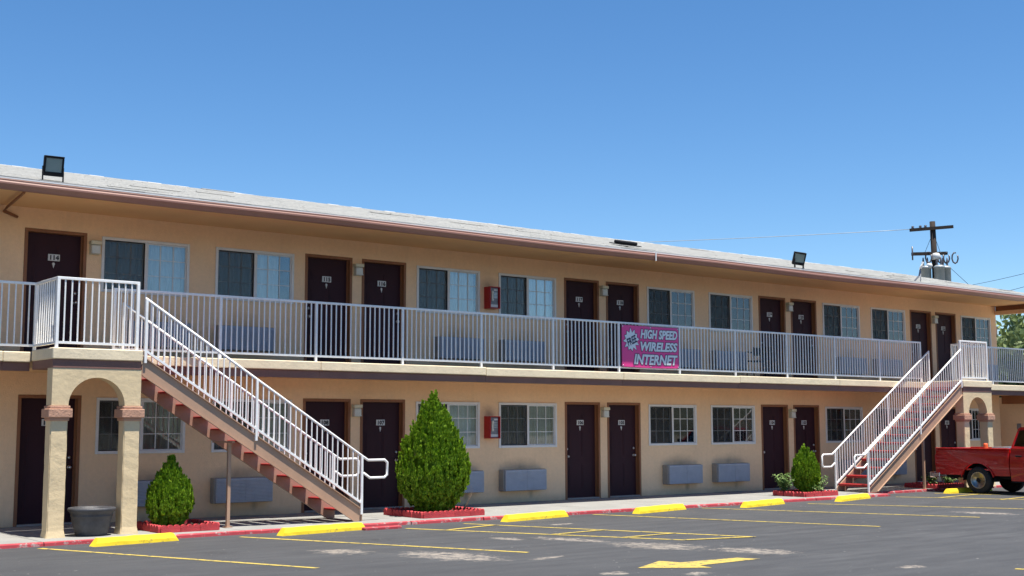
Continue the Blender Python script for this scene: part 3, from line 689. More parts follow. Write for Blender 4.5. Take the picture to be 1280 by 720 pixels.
# ------------------------------------------------------------------ things on the walls
def ac_unit(x, z, label):
    t = thing('air_conditioner', label, 'air conditioner', (x, 0, z), 0, 'air conditioners under the windows')
    if not hasattr(ac_unit, 'me'):
        m = MB(); m.bbox(-.04, 1.10, -.17, -.002, 0, .445, .008); a = m.mesh('case', 'ac_side')
        m = MB(); m.bbox(-.02, 1.08, -.222, -.171, .01, .435, .006)
        k = 15
        for i in range(k):
            zz = .035+.375*i/k
            m.prism([(-.2225, zz), (-.230, zz+.012), (-.2225, zz+.017)], .0, 1.06, 'x')
        m.box(.545, .55, -.231, -.2226, .02, .425)
        b = m.mesh('grille', 'ac_front'); ac_unit.me = (a, b)
    put('case', ac_unit.me[0], t); put('grille', ac_unit.me[1], t)
acB = [3.38+L*k for k in range(4)]; acA = [1.72+L*k for k in range(5)]
ltxtL = {acA[0]: 'air conditioner low on the wall half hidden by the small conical shrub', acB[0]: 'air conditioner behind the thin post under the left staircase', acA[1]: 'air conditioner with only its right end showing beside the biggest shrub', acB[1]: 'grey blue air conditioner below the window right of the lower red payphone',
         acA[2]: 'left of two free hanging air conditioners downstairs between banner doors and leafy planter', acB[2]: 'right of two free hanging air conditioners downstairs nearest the leafy planter', acA[3]: 'air conditioner glimpsed through the lowest steps of the right staircase', acB[3]: 'air conditioner in the shade beneath the right staircase near its post'}
ltxtU = {acA[0]: 'upstairs air conditioner crossed by the top of the left stair handrail', acB[0]: 'large looking upstairs air conditioner behind rail above the left staircase', acA[1]: 'upstairs air conditioner under the window left of the upper red payphone', acB[1]: 'upstairs air conditioner under the window right of the upper red payphone',
         acA[2]: 'upstairs air conditioner touching the right edge of the magenta banner', acB[2]: 'upstairs air conditioner next to the black armchair', acA[3]: 'upstairs air conditioner behind rail past the doors right of the black armchair', acB[3]: 'upstairs air conditioner behind the upper end of the right stair handrail', acA[4]: 'upstairs air conditioner by the open end of the balcony far right'}
for x, l_ in ltxtL.items(): ac_unit(x, .245, l_)
for x, l_ in ltxtU.items(): ac_unit(x, ZU+.215, l_)

def wall_light(x, z, label):
    t = thing('wall_light', label, 'wall light', (x, 0, z), 0, 'wall lights between the doors')
    if not hasattr(wall_light, 'me'):
        m = MB(); m.bbox(-.095, .095, -.13, -.002, .165, .235, .014, seg=2); m.box(-.08, .08, -.03, -.003, 0, .164); a = m.mesh('lamp_cap', 'lamp_cap')
        m = MB(); m.bbox(-.078, .078, -.118, -.031, .005, .163, .022, seg=3); m.bbox(-.083, .083, -.122, -.0305, .012, .024, .003); b = m.mesh('lamp_shade', 'lamp_glass'); wall_light.me = (a, b)
    put('lamp_cap', wall_light.me[0], t); put('lamp_shade', wall_light.me[1], t)
wall_light(1.125, ZU+1.76, 'frosted wall light right of door 114 beside the first window')
for k, (u, l_) in enumerate((('frosted wall light upstairs between the two doors left of the upper payphone', 'frosted wall light downstairs between the doors beside the left stair foot'), ('frosted wall light upstairs between the doors just left of the magenta banner', 'frosted wall light downstairs between the doors below the magenta banner'),
                             ('frosted wall light upstairs between the doors by the black armchair', 'frosted wall light downstairs between the doors behind the leafy planter'), ('frosted wall light upstairs between the doors at top of the right staircase', ''))):
    x = 6.30+L*k
    wall_light(x, ZU+1.77, u)
    if k < 3: wall_light(x, 1.78, l_)

def payphone(x, z, label):
    t = thing('payphone', label, 'payphone', (x, 0, z), 0, 'red wall payphones')
    m = MB(); m.box(0, .016, -.22, -.002, 0, .46); m.box(.25, .266, -.22, -.002, 0, .46); m.box(.016, .25, -.221, -.002, .444, .46); m.box(.016, .25, -.221, -.002, 0, .016); m.box(.016, .25, -.03, -.003, .016, .444); m.build('booth', 'red_box', t)
    m = MB(); m.bbox(.02, .246, -.17, -.031, .02, .44, .008); m.build('phone_face', 'grey_face', t)
    m = MB(); m.bbox(.05, .095, -.215, -.171, .16, .36, .015, seg=2); m.bbox(.045, .10, -.225, -.19, .31, .37, .012); m.bbox(.045, .10, -.225, -.19, .15, .205, .012); m.build('handset', 'lamp_glass', t)
    m = MB()
    for i in range(4):
        for j in range(3): m.bbox(.125+.033*j, .147+.033*j, -.18, -.171, .22+.032*i, .242+.032*i, .003)
    m.build('keypad', 'steel', t)
    m = MB(); m.box(.13, .225, -.175, -.171, .375, .41); m.box(.03, .235, -.176, -.171, .03, .085); m.build('instruction_card', 'plate', t)
payphone(9.40, 1.34, 'red framed payphone downstairs right of the big shrub')
payphone(9.40, ZU+1.30, 'red framed payphone upstairs between two windows left of door 117')

# magenta banner on the balcony rail
t = thing('banner', 'magenta banner reading free high speed wireless internet on balcony rail', 'banner', (11.965, -1.452, 2.845))
bw, bh = 1.72, .90
m = MB(); nx = 40
for i in range(nx):
    a, b_ = bw*i/nx, bw*(i+1)/nx; ya, yb = .0, .0
    m.add([(a, ya, 0), (b_, yb, 0), (b_, yb, bh), (a, ya, bh), (a, ya+.006, 0), (b_, yb+.006, 0), (b_, yb+.006, bh), (a, ya+.006, bh)], [(0, 1, 2, 3), (7, 6, 5, 4)]+([(0, 3, 7, 4)] if i == 0 else [])+([(1, 5, 6, 2)] if i == nx-1 else [])+[(3, 2, 6, 7), (0, 4, 5, 1)])
ripple = lambda m: setattr(m, 'v', [(x, y-.006-.006*math.sin(x*5.1)-.003*math.sin(x*9+1), z-.012*math.sin(math.pi*x/bw)*(1-z/bh)) for x, y, z in m.v]) or m
ripple(m).build('banner_sheet', 'magenta', t)
m = MB()
for a in ((0, bw, 0, .008), (0, bw, bh-.008, bh), (0, .008, .008, bh-.008), (bw-.008, bw, .008, bh-.008)): 
    for i in range(20): m.box(a[0]+(a[1]-a[0])*i/20, a[0]+(a[1]-a[0])*(i+1)/20, -.0025, -.0005, a[2], a[3])
ripple(m).build('banner_border', 'banner_navy', t)
def line_text(s_, x0, x1, z, size, y):
    tb = text_mb(s_, size, .0, .22, 0); w0 = min(v[0] for v in tb.v); w1 = max(v[0] for v in tb.v); sx = (x1-x0)/(w1-w0)
    ink = text_mb(s_, size, .024, .22, 0); wht = text_mb(s_, size, .011, .22, 0)
    for b_, yy, mi in ((ink, y, 0), (wht, y-.002, 1)):
        b_.v = [(x0+(v[0]-w0)*sx, v[1], v[2]) for v in b_.v]; b_.mi = [mi]*len(b_.mi)
    out = MB(); merge(out, ink, (0, y, z)); merge(out, wht, (0, y-.002, z)); return out
m = MB()
merge(m, line_text('HIGH SPEED', .56, 1.66, .64, .255, -.005)); merge(m, line_text('WIRELESS', .56, 1.66, .375, .255, -.005)); merge(m, line_text('INTERNET', .36, 1.66, .085, .285, -.005))
ripple(m).build('banner_lettering', ['banner_navy', 'banner_white'], t)
def star(r0, r1, n, c, y, mi):
    m = MB(); pts = []
    for i in range(2*n):
        a = math.pi*i/n+.12; q = (r0 if i % 2 == 0 else r1)*(1+.08*math.sin(i*2.3)); pts.append((c[0]+q*math.cos(a)*.95, y, c[1]+q*math.sin(a)))
    m.add([(c[0], y, c[1])]+pts, [(0, 1+i, 1+(i+1) % (2*n)) for i in range(2*n)], mi); return m
m = star(.262, .185, 12, (.28, .58), -.004, 0); merge(m, star(.245, .170, 12, (.28, .58), -.006, 1))
fr = text_mb('FREE', .165, .006, .0, 0, 'CENTER', 0); fr.v = [(v[0]*.84, v[1], v[2]*1.35) for v in fr.v]; merge(m, fr, (.32, -.008, .50), .40)
ripple(m).build('starburst', ['banner_navy', 'banner_white'], t)

m = MB()
for x in (.03, bw/2, bw-.03):
    for z in (.03, bh-.03): m.lathe([(.008, -.006), (.014, -.007), (.016, -.003)], 8, (x, 0, z), axis='y')
ripple(m).build('eyelets', 'steel', t)
# flood lights on the roof edge
def flood(x, rz, label, tilt=14, roll=0):
    t = thing('floodlight', label, 'floodlight', (x, -1.93, 5.305), 0, 'floodlights on the roof edge')
    m = MB(); m.box(-.16, .16, -.03, .03, 0, .012); m.box(-.16, -.148, -.02, .02, .0125, .23); m.box(.148, .16, -.02, .02, .0125, .23); m.build('bracket', 'black', t)
    m = MB(); m.bbox(-.145, .145, -.035, .035, -.14, .16, .012, seg=2)
    for a in ((-.146, .146, .13, .165), (-.146, .146, -.145, -.08), (-.146, -.118, -.0795, .1295), (.118, .146, -.0795, .1295)): m.bbox(a[0], a[1], -.055, -.0355, a[2], a[3], .004)
    for i in range(9): m.box(-.12+.028*i, -.114+.028*i, .0355, .06, -.12, .14)
    h = m.build('lamp_body', 'black', t, (0, 0, .235), (R(tilt), R(roll), R(rz)))
    m = MB(); v = [(-.118, -.036, -.08), (.118, -.036, -.08), (.118, -.036, .13), (-.118, -.036, .13), (-.05, -.0355, -.02), (.05, -.0355, -.02), (.05, -.0355, .06), (-.05, -.0355, .06)]
    m.add([(a, b_ + (0 if i < 4 else .0), c) for i, (a, b_, c) in enumerate(v)], [(0, 1, 5, 4), (1, 2, 6, 5), (2, 3, 7, 6), (3, 0, 4, 7), (4, 5, 6, 7)]); m.build('reflector', 'lens', h)
    m = MB(); m.box(-.117, .117, -.050, -.046, -.079, .129); m.build('lens', 'lens_glass', h)
flood(-.22, -6, 'black square floodlight on the roof edge above door 114')
flood(17.30, -34, 'black square floodlight on the roof edge right of the banner', 22, 8)
# vent hood lying on the roof
m = MB(); m.bbox(-.26, .26, -.12, .12, 0, .07, .02); m.box(-.32, .32, -.18, .18, -.02, -.001)
tag(m.build('roof_vent', 'black', None, (12.5, -1.05, 5.57), (R(13), 0, 0)), 'small dark roof vent near the gutter joint', 'roof vent')
# conduit under the eave
m = MB(); m.tube([(-.60, -1.82, 5.12), (-.54, -1.6, 5.15), (-.40, -.25, 5.13), (-.38, -.03, 5.10), (-.16, -.03, 5.02)], .022, 8)
tag(m.build('conduit', 'casing'), 'thin brown conduit crossing under the eave above door 114', 'pipe')
# electrical plate on the wing
m = MB(); m.bbox(-.012, 0, -.07, .07, -.09, .09, .004); tag(m.build('outlet_plate', 'grey_face', None, (29.498, -.28, 1.55)), 'small dark outlet plate on shaded wall by the pillar', 'outlet')

# ------------------------------------------------------------------ wheel stops
def stop(c, ln, ang, label):
    m = MB(); h = .115; prof = [(-.085, 0), (.085, 0), (.078, .05), (.045, h), (-.045, h), (-.078, .05)]
    n = 12; k = len(prof); v = []; f = []
    for i in range(n+1):
        x = ln*(i/n-.5); e = 1 if 0 < i < n else .96
        sl = (h*.35 if i in (0, n) else 0)
        for (y, z) in prof:
            xx = x + (math.copysign(.07, -x)*(z/h) if i in (0, n) else 0)
            v.append((xx+random.uniform(-.002, .002), y*e+random.uniform(-.002, .002), z+(random.uniform(-.004, .004) if z > .04 else 0)))
    for i in range(n):
        for j in range(k): f.append((i*k+j, i*k+(j+1) % k, (i+1)*k+(j+1) % k, (i+1)*k+j))
    f += [list(range(k))[::-1], [n*k+j for j in range(k)]]
    m.add(v, f)
    # chips knocked off the corners
    tag(m.build('wheel_stop', 'yellow', None, (c[0], c[1], GZ-.002), (0, 0, ang)), label, 'wheel stop', 'yellow wheel stops along the kerb')
stops = [((.66, -3.42), 1.38, .14, 'yellow concrete wheel stop in front of the left arch pillars'), ((3.65, -3.50), 1.72, .15, 'yellow concrete wheel stop at the foot of the left staircase'),
         ((8.0, -3.42), 1.80, .20, 'yellow concrete wheel stop right of the big shrub'), ((11.12, -3.40), 1.76, .22, 'yellow concrete wheel stop below the magenta banner and its doors'),
         ((14.0, -3.50), 1.72, .22, 'yellow concrete wheel stop just left of the leafy red edged planter'), ((17.1, -3.42), 1.76, .26, 'yellow concrete wheel stop near foot of the right staircase'),
         ((22.0, -3.2), 2.2, .06, 'yellow concrete wheel stop shaded beneath the pickup truck')]
for c_, l_, a_, t_ in stops: stop(c_, l_*.955, a_, t_)

# ------------------------------------------------------------------ planters and shrubs
def edging_mesh(ln):
    m = MB(); n = 3; pts = [(-ln/2, 0)]
    for i in range(n):
        for k in range(0, 6):
            a = math.pi*(1-k/5); pts.append((-ln/2+ln*(i+.5)/n+ln/n/2*math.cos(a), .062+.055*math.sin(a)))
    pts.append((ln/2, 0)); q = []
    for p in pts:
        if not q or (abs(p[0]-q[-1][0])+abs(p[1]-q[-1][1])) > 1e-4: q.append(p)
    m.prism(q, -.028, .028, 'y'); return m.mesh('edging_block', 'edging')
EDG = edging_mesh(.296)
def planter(x0, x1, y0, y1, label, group='red edged planting beds'):
    t = thing('planter_bed', label, 'planter', ((x0+x1)/2, (y0+y1)/2, 0), 0, group); w, d = x1-x0, y1-y0
    for (a, b_, ang, n, fx) in ((-w/2, w/2, 0, round(w/.3), lambda u, s_: (u, s_*d/2)), (-d/2, d/2, math.pi/2, round(d/.3), lambda u, s_: (s_*w/2, u))):
        for s_ in (-1, 1):
            for i in range(n):
                u = a+(b_-a)*(i+.5)/n; p = fx(u, s_); sc = (b_-a)/n/.3
                o = put('edging_block', EDG, t, (p[0], p[1], random.uniform(-.004, .004)), (random.uniform(-.04, .04), 0, ang+random.uniform(-.03, .03))); o.scale = (sc*(.93 if ang else 1), 1, 1)
    m = MB(); n = 10; v = []
    for j in range(n+1):
        for i in range(n+1): v.append((-w/2+.03+(w-.06)*i/n, -d/2+.03+(d-.06)*j/n, .05+random.uniform(-.015, .025)))
    m.add(v, [(j*(n+1)+i, j*(n+1)+i+1, (j+1)*(n+1)+i+1, (j+1)*(n+1)+i) for j in range(n) for i in range(n)], 0, True); m.build('soil', 'soil', t)
planter(1.36, 2.30, -2.62, -1.66, 'small red edged bed holding shrub under the left staircase')
planter(6.10, 7.42, -2.66, -1.40, 'red edged bed holding the biggest conical shrub')
planter(16.32, 17.46, -2.72, -1.82, 'red edged bed with conical shrub and leafy plants by right staircase')
planter(21.9, 23.15, -2.38, -1.45, 'red edged bed with pale leaves behind the pickup bumper')

def conifer(x, y, z0, prof, ntuft, seed, label, peaks=(), size=.05):
    g = np.random.default_rng(seed)
    t = thing('conical_shrub', label, 'shrub', (x, y, 0)); H = prof[-1][0]
    hz = np.array([p[0] for p in prof]); hr = np.array([p[1] for p in prof])
    m = MB(); m.tube([(0, 0, .0), (.01, 0, .25), (0, .01, H*.6)], [.05, .04, .015], 8); m.build('trunk', 'bark', t)
    cl = [(g.uniform(0, 6.28), g.uniform(hz[0], H), g.uniform(.12, .3), g.uniform(-.05, .10)) for _ in range(70)]
    def rad(a, z):
        r = np.interp(z, hz, hr)
        k = np.ones_like(r)
        for (ca, cz_, w, s_) in cl:
            da = (a-ca+np.pi) % (2*np.pi)-np.pi
            k += 1.3*s_*np.exp(-((da*np.maximum(r, .1))**2+(z-cz_)**2)/(w*w*.35))
        return r*k
    # foliage gathered in upright flame-shaped clumps with gaps between
    nc = ntuft//38
    w = np.interp(np.linspace(hz[0], H, 400), hz, hr)+.03; cdf = np.cumsum(w)/w.sum()
    zc_ = np.interp(g.random(nc), cdf, np.linspace(hz[0], H, 400)); ac = g.uniform(0, 2*np.pi, nc)
    rc = rad(ac, zc_)*(1.01-.32*g.random(nc)**1.4); hc = g.uniform(.10, .21, nc)*(.6+.4*H/2.1); wc = g.uniform(.024, .040, nc)*(.65+.35*H/2.1)
    k = g.integers(0, nc, ntuft); u = g.random(ntuft); q = g.uniform(0, 6.28, ntuft); s_ = wc[k]*(1.05-u)*np.sqrt(g.random(ntuft))
    rr = rc[k]*1.0+(u-.3)*hc[k]*.10; 
    px = rr*np.cos(ac[k])+s_*np.cos(q); py = rr*np.sin(ac[k])+s_*np.sin(q); pz = zc_[k]+(u-.45)*hc[k]; a = ac[k]+g.normal(0, .35, ntuft)
    extra = []
    for (dx, dy, zt_, zb_, rr) in peaks:
        n = 260; u = g.random(n); q = g.uniform(0, 6.28, n); s_ = rr*(1-u)*np.sqrt(g.random(n))+.008
        extra.append((dx+s_*np.cos(q), dy+s_*np.sin(q), zb_+(zt_-zb_)*u, q))
    if extra:
        px = np.concatenate([px]+[e[0] for e in extra]); py = np.concatenate([py]+[e[1] for e in extra]); pz = np.concatenate([pz]+[e[2] for e in extra]); a = np.concatenate([a]+[e[3] for e in extra])
    N = len(px)
    out = np.stack([np.cos(a), np.sin(a), np.zeros(N)], 1); up = np.array([0, 0, 1.])
    lean = np.clip(g.normal(.25, .18, N), 0, 1)
    axis = up*(1-.35*lean[:, None])+out*lean[:, None]+g.normal(0, .16, (N, 3)); axis /= np.linalg.norm(axis, axis=1)[:, None]
    tang = np.stack([-np.sin(a), np.cos(a), np.zeros(N)], 1); tw = g.uniform(-1.2, 1.2, N)
    side = tang*np.cos(tw)[:, None]+out*np.sin(tw)[:, None]
    Lh = size*g.uniform(.7, 1.5, N)
    base = np.stack([px, py, pz], 1)-axis*(Lh*.4)[:, None]
    # each spray: a flat fan of five narrow blades
    fans = ((0, 1, .16), (-.55, .72, .15), (.55, .72, .15), (-.3, .9, .13), (.3, .88, .13))
    vs = []; fs = []; cnt = 0
    for (sp, lf, wd) in fans:
        d = axis+side*sp; d /= np.linalg.norm(d, axis=1)[:, None]; nrm = np.cross(d, np.cross(axis, side)); nrm /= np.linalg.norm(nrm, axis=1)[:, None]+1e-9
        ln = (Lh*lf)[:, None]; wdt = (Lh*wd)[:, None]
        p0 = base; p1 = base+d*ln*.55+nrm*wdt; p2 = base+d*ln; p3 = base+d*ln*.55-nrm*wdt
        vs.append(np.stack([p0, p1, p2, p3], 1).reshape(-1, 3)); idx = np.arange(N)[:, None]*4+np.arange(4)[None]+cnt; fs.append(idx); cnt += 4*N
    vs = np.concatenate(vs); fs = np.concatenate(fs)
    vs[:, 2] = np.maximum(vs[:, 2], .04)
    me = bpy.data.meshes.new('crown'); me.vertices.add(len(vs)); me.vertices.foreach_set('co', vs.ravel()); me.loops.add(fs.size); me.loops.foreach_set('vertex_index', fs.ravel().astype(np.int32))
    me.polygons.add(len(fs)); me.polygons.foreach_set('loop_start', np.arange(0, fs.size, 4, dtype=np.int32)); me.update(calc_edges=True); me.materials.append(M['arbor'])
    stuff(put('crown', me, t))
    m = MB(); n = 18; rings = [(h_, np.interp(h_, hz, hr)*.55) for h_ in np.linspace(hz[0], H*.93, 12)]
    m.lathe([(max(.005, r_), h_) for h_, r_ in rings], n); stuff(m.build('inner_foliage', 'arbor', t))
big = [(.06, .14), (.12, .24), (.22, .38), (.36, .51), (.55, .61), (.78, .66), (.98, .62), (1.2, .53), (1.4, .43), (1.6, .33), (1.75, .25), (1.9, .16), (2.02, .08), (2.14, .02)]
conifer(6.72, -2.06, 0, big, 56000, 3, 'largest bright green conical shrub in red edged bed by door 107', [(-.17, .10, 2.06, 1.5, .10), (-.12, .05, 1.98, 1.6, .08), (.05, .0, 2.24, 1.6, .09), (.1, -.05, 2.0, 1.4, .12)])
conifer(1.70, -2.14, 0, [(.05, .11), (.12, .20), (.25, .30), (.40, .335), (.55, .305), (.72, .235), (.88, .155), (1.0, .08), (1.10, .02)], 22000, 8, 'small bright green conical shrub under the left staircase', [(.05, 0, 1.12, .85, .05)], .045)
conifer(17.02, -2.18, 0, [(.10, .08), (.18, .18), (.28, .26), (.42, .30), (.6, .285), (.78, .225), (.92, .15), (1.02, .08), (1.08, .02)], 18000, 9, 'bright green conical shrub between leafy plants near door 103', [(-.04, 0, 1.10, .85, .05)], .045)

def leafy(x, y, h, n, seed, label, mt='leaf', spread=.3, lf=.09):
    g = random.Random(seed); t = thing('leafy_plant', label, 'plant', (x, y, .04)); st = MB(); lv = MB()
    for i in range(n):
        a = g.uniform(0, 6.28); q = spread*math.sqrt(g.random()); hh = h*g.uniform(.5, 1); tip = Vector((q*math.cos(a), q*math.sin(a), hh)); mid = Vector((tip.x*.4, tip.y*.4, hh*.6))
        st.tube([(0, 0, 0), mid[:], tip[:]], [.006, .005, .003], 4)
        for k in range(9):
            u = .25+.75*(k/8); p = Vector((0, 0, 0)).lerp(mid, u/.5) if u < .5 else mid.lerp(tip, (u-.5)/.5)
            b = g.uniform(0, 6.28); d = Vector((math.cos(b), math.sin(b), g.uniform(-.2, .5))).normalized(); s_ = d.cross(Vector((0, 0, 1))).normalized(); l_ = lf*g.uniform(.6, 1.2); w = l_*.32; dn = Vector((0, 0, -l_*.25))
            lv.add([p[:], (p+d*l_*.4+s_*w+Vector((0, 0, .012)))[:], (p+d*l_+dn)[:], (p+d*l_*.4-s_*w+Vector((0, 0, .012)))[:], (p+d*l_*.5)[:]], [(0, 1, 4), (1, 2, 4), (2, 3, 4), (3, 0, 4)])
    st.build('stem', 'bark' if mt == 'x' else 'leaf', t); stuff(lv.build('foliage', mt, t))
leafy(16.50, -1.98, .50, 24, 1, 'bushy broad leaved plant left of the conical shrub near door 103', spread=.27, lf=.12)
leafy(17.36, -2.3, .46, 12, 2, 'loose leafy plant right of the conical shrub by right stair foot', spread=.25)
leafy(16.95, -2.58, .2, 7, 3, 'low pale leafy sprout before the conical shrub near door 103', 'leaf_light', .14, .07)
leafy(22.15, -2.05, .34, 12, 4, 'pale leafy plant right under the pickup bumper', 'leaf_light', .2, .12)
leafy(22.85, -2.1, .32, 14, 5, 'spiky pale leafy plant behind the pickup rear wheel', 'leaf_light', .22, .11)
# dry twig beside the big shrub
m = MB()
for k in range(5):
    a = k*.35-.6; m.tube([(0, 0, .04), (.05+.03*k, .02*k, .18), (.10+.06*k*math.cos(a), .05*k-.1, .30+.05*k)], [.006, .004, .002], 4)
tag(m.build('dry_plant', 'bark', None, (7.12, -2.42, 0)), 'dry twiggy stalks at right corner of the biggest shrub bed', 'plant')

# plastic pot
t = thing('planter_pot', 'empty charcoal plastic pot between the left arch pillars', 'pot', (.40, -2.36, .002))
m = MB(); m.lathe([(.215, 0), (.225, .01), (.275, .20), (.292, .275), (.297, .28), (.300, .295), (.297, .305), (.312, .345), (.338, .362), (.345, .385), (.335, .408), (.312, .412), (.296, .40), (.285, .36)], 40); m.build('pot_body', 'pot', t)
m = MB(); m.lathe([(.0, .365), (.15, .37), (.286, .358)], 24); m.build('soil', 'pebble', t)

# ------------------------------------------------------------------ chairs upstairs
def chair(x, y, z, rz, mt, label, cat='chair'):
    t = thing('chair', label, cat, (x, y, z), rz)
    m = MB(); m.bbox(-.24, .24, -.22, .22, .40, .43, .012)
    m.build('seat', mt, t)
    m = MB(); m.bbox(-.22, .22, .215, .245, .56, .76, .012)
    m.build('backrest', mt, t)
    for sx in (-1, 1):
        m = MB(); m.tube([(sx*.235, -.22, 0), (sx*.235, -.20, .62)], .014, 6); m.build('leg', mt, t)
        m = MB(); m.tube([(sx*.235, .26, 0), (sx*.235, .19, .42), (sx*.235, .25, .78)], .014, 6); m.build('leg', mt, t)
        m = MB(); m.bbox(sx*.235-.025, sx*.235+.025, -.23, .21, .625, .65, .008); m.build('armrest', mt, t)
chair(17.2, -.72, 2.735, R(-70), 'black', 'black metal armchair on the balcony left of door 119')
chair(29.45, -.75, 2.735, R(-60), 'brown_wood', 'dark brown wooden armchair on the balcony at far right end')
chair(30.3, -.95, 2.735, R(70), 'brown_wood', 'second dark brown armchair half behind the far right railing')

# ------------------------------------------------------------------ pickup truck, rear toward the building (local: +x forward, y left, z up)
tr = thing('pickup_truck', 'red compact pickup backed up to the kerb with cone in its bed', 'truck', (21.45, -3.81, GZ), R(-90))
# local frame: x forward = world -y ; local y = world +x ; right side (toward the camera) at local y = 0
Wd = 1.64
def wheelarch(x0, x1, z0, cx_, r, ztop, arch_n=12):
    """outline of a side panel with a round arch cut in its lower edge"""
    p = [(x0, z0), (x0, ztop), (x1, ztop), (x1, z0)]
    h = z0-.31; a0 = math.asin(max(-1, min(1, h/r)))
    for i in range(arch_n+1):
        a = a0+(math.pi-2*a0)*i/arch_n; p.append((cx_+r*math.cos(a), .31+r*math.sin(a)))
    return p
bx0, bx1 = -1.14, .835; bt = 1.075
def side_sheet(m, x0, x1, zlo, ztop, off=0., cx_=None, r=.425, nx=34, nz=14):
    """a pressed side panel: bulges at hip height, rolls in to the top edge and tucks under; arch cut out"""
    def bulge(z):
        u = (z-.40)/.68; return .050*math.sin(math.pi*min(1, max(0, u*.86+.10)))-.030*max(0, (u-.72)/.28)**2
    X_ = sorted({x0+(x1-x0)*i/nx for i in range(nx+1)}|({cx_-r, cx_+r, cx_-r*.97, cx_+r*.97} if cx_ is not None and x0 < cx_-r and cx_+r < x1 else set()))
    for side in (0, 1):
        for inner in (0, 1):
            v = []; 
            for x in X_:
                zb = zlo
                if cx_ is not None and abs(x-cx_) < r: zb = max(zlo, .31+math.sqrt(r*r-(x-cx_)**2))
                for k in range(nz+1):
                    z = zb+(ztop-zb)*k/nz; y = .045-bulge(z)-off+(.02+off if inner else 0)
                    v.append((x, y if side == 0 else Wd-y, z))
            n = nz+1; f = [(i*n+k, (i+1)*n+k, (i+1)*n+k+1, i*n+k+1) for i in range(len(X_)-1) for k in range(nz)]
            m.add(v, f, 0, True)
m = MB(); side_sheet(m, bx0, bx1, .44, bt, 0, 0)
for s_, yb in ((-1, 0), (1, Wd)):
    n = 16; rin, rout = .425, .452
    for i in range(n):
        a0, a1 = math.pi*(.07+.86*i/n), math.pi*(.07+.86*(i+1)/n)
        q = [(rin*math.cos(a0), .31+rin*math.sin(a0)), (rin*math.cos(a1), .31+rin*math.sin(a1)), (rout*math.cos(a1), .31+rout*math.sin(a1)), (rout*math.cos(a0), .31+rout*math.sin(a0))]
        m.prism(q, yb+s_*.0006, yb+s_*.022, 'y')
    pass
m.bbox(bx0-.0, bx1, 0.005, .085, bt+.0005, bt+.022, .008); m.bbox(bx0, bx1, Wd-.085, Wd-.005, bt+.0005, bt+.022, .008)
m.box(bx1-.04, bx1, .031, Wd-.031, .50, bt); m.box(bx0+.04, bx1-.05, .031, Wd-.031, .56, .60)
m.build('bed', 'truck', tr)
m = MB(); m.bbox(bx0-.015, bx0+.028, .035, Wd-.035, .50, bt+.01, .01); m.bbox(bx0-.022, bx0-.0155, .25, Wd-.25, .70, .95, .003); m.build('tailgate', 'truck', tr)
for y in (.0, Wd-.10):
    m = MB(); m.bbox(bx0-.02, bx0+.006, y-.004, y+.104, .66, .92, .008); m.build('tail_light', 'red_box', tr)
m = MB(); m.bbox(bx0-.20, bx0-.03, .02, Wd-.02, .36, .50, .02, seg=2); m.bbox(bx0-.19, bx0+.10, -.002, .06, .37, .485, .015); m.bbox(bx0-.19, bx0+.10, Wd-.06, Wd+.002, .37, .485, .015); m.build('rear_bumper', 'chrome', tr)
m = MB(); m.box(bx0-.206, bx0-.201, .65, .97, .38, .49); m.build('licence_plate', 'plate', tr)
# cab
c0, c1 = .86, 2.62
m = MB()
side = [(c0, .33), (c0, 1.09), (c0+.06, 1.10), (c1-.10, 1.06), (c1, 1.00), (c1, .33)]
low = [(p[0], p[1]) for p in side]
m.prism(low, .05, Wd-.05, 'y'); side_sheet(m, c0, c1, .34, 1.08)
m.build('cab_body', 'truck', tr)
ins = .12; rf = 1.60
def gh(y0, y1):  # the greenhouse: roof, pillars
    m = MB()
    A = [(c0+.03, 1.095), (c0+.16, rf-.05), (c0+.24, rf), (c0+.95, rf), (c0+1.10, rf-.045), (c1-.16, 1.07)]
    B = [(c0+.095, 1.15), (c0+.19, rf-.085), (c0+.25, rf-.07), (c0+.92, rf-.07), (c0+1.04, rf-.09), (c1-.30, 1.12)]
    for i in range(5):
        m.prism([A[i], A[i+1], B[i+1], B[i]], y0, y1, 'y')
    m.prism([A[0], A[5], B[5], B[0]], y0, y1, 'y'); return m
m = MB()
for (yl, yh) in ((.015, .055), (Wd-.055, Wd-.015)): merge(m, gh(yl, yh))
# lean the sides inward toward the roof
m.v = [(x, y+(1 if y < Wd/2 else -1)*max(0, (z-1.1))*.28, z) for x, y, z in m.v]
i0 = .155
m.prism([(c0+.16, rf-.05), (c0+.24, rf), (c0+.95, rf), (c0+1.10, rf-.045), (c0+1.06, rf-.07), (c0+.94, rf-.03), (c0+.25, rf-.03), (c0+.19, rf-.08)], i0-.03, Wd-i0+.03, 'y')
m.build('cab_roof', 'truck', tr)
def quad(name, pts, mt, d): m = MB(); q = [Vector(p) for p in pts]; n = (q[1]-q[0]).cross(q[2]-q[0]).normalized()*d; m.add([p[:] for p in q]+[(p+n)[:] for p in q], [(0, 1, 2, 3), (7, 6, 5, 4), (0, 4, 5, 1), (1, 5, 6, 2), (2, 6, 7, 3), (3, 7, 4, 0)]); return m.build(name, mt, tr)
for yy, sg in ((.04, 1), (Wd-.04, -1)):
    ly = lambda z: yy+sg*(z-1.1)*.28
    quad('side_window', [(c0+.08, ly(1.13), 1.13), (c1-.28, ly(1.10), 1.10), (c0+1.06, ly(rf-.08), rf-.08), (c0+.18, ly(rf-.08), rf-.08)], 'car_glass', .004)
quad('rear_window', [(c0+.055, .12, 1.14), (c0+.055, Wd-.12, 1.14), (c0+.17, Wd-.2, rf-.06), (c0+.17, .2, rf-.06)], 'car_glass', .004)
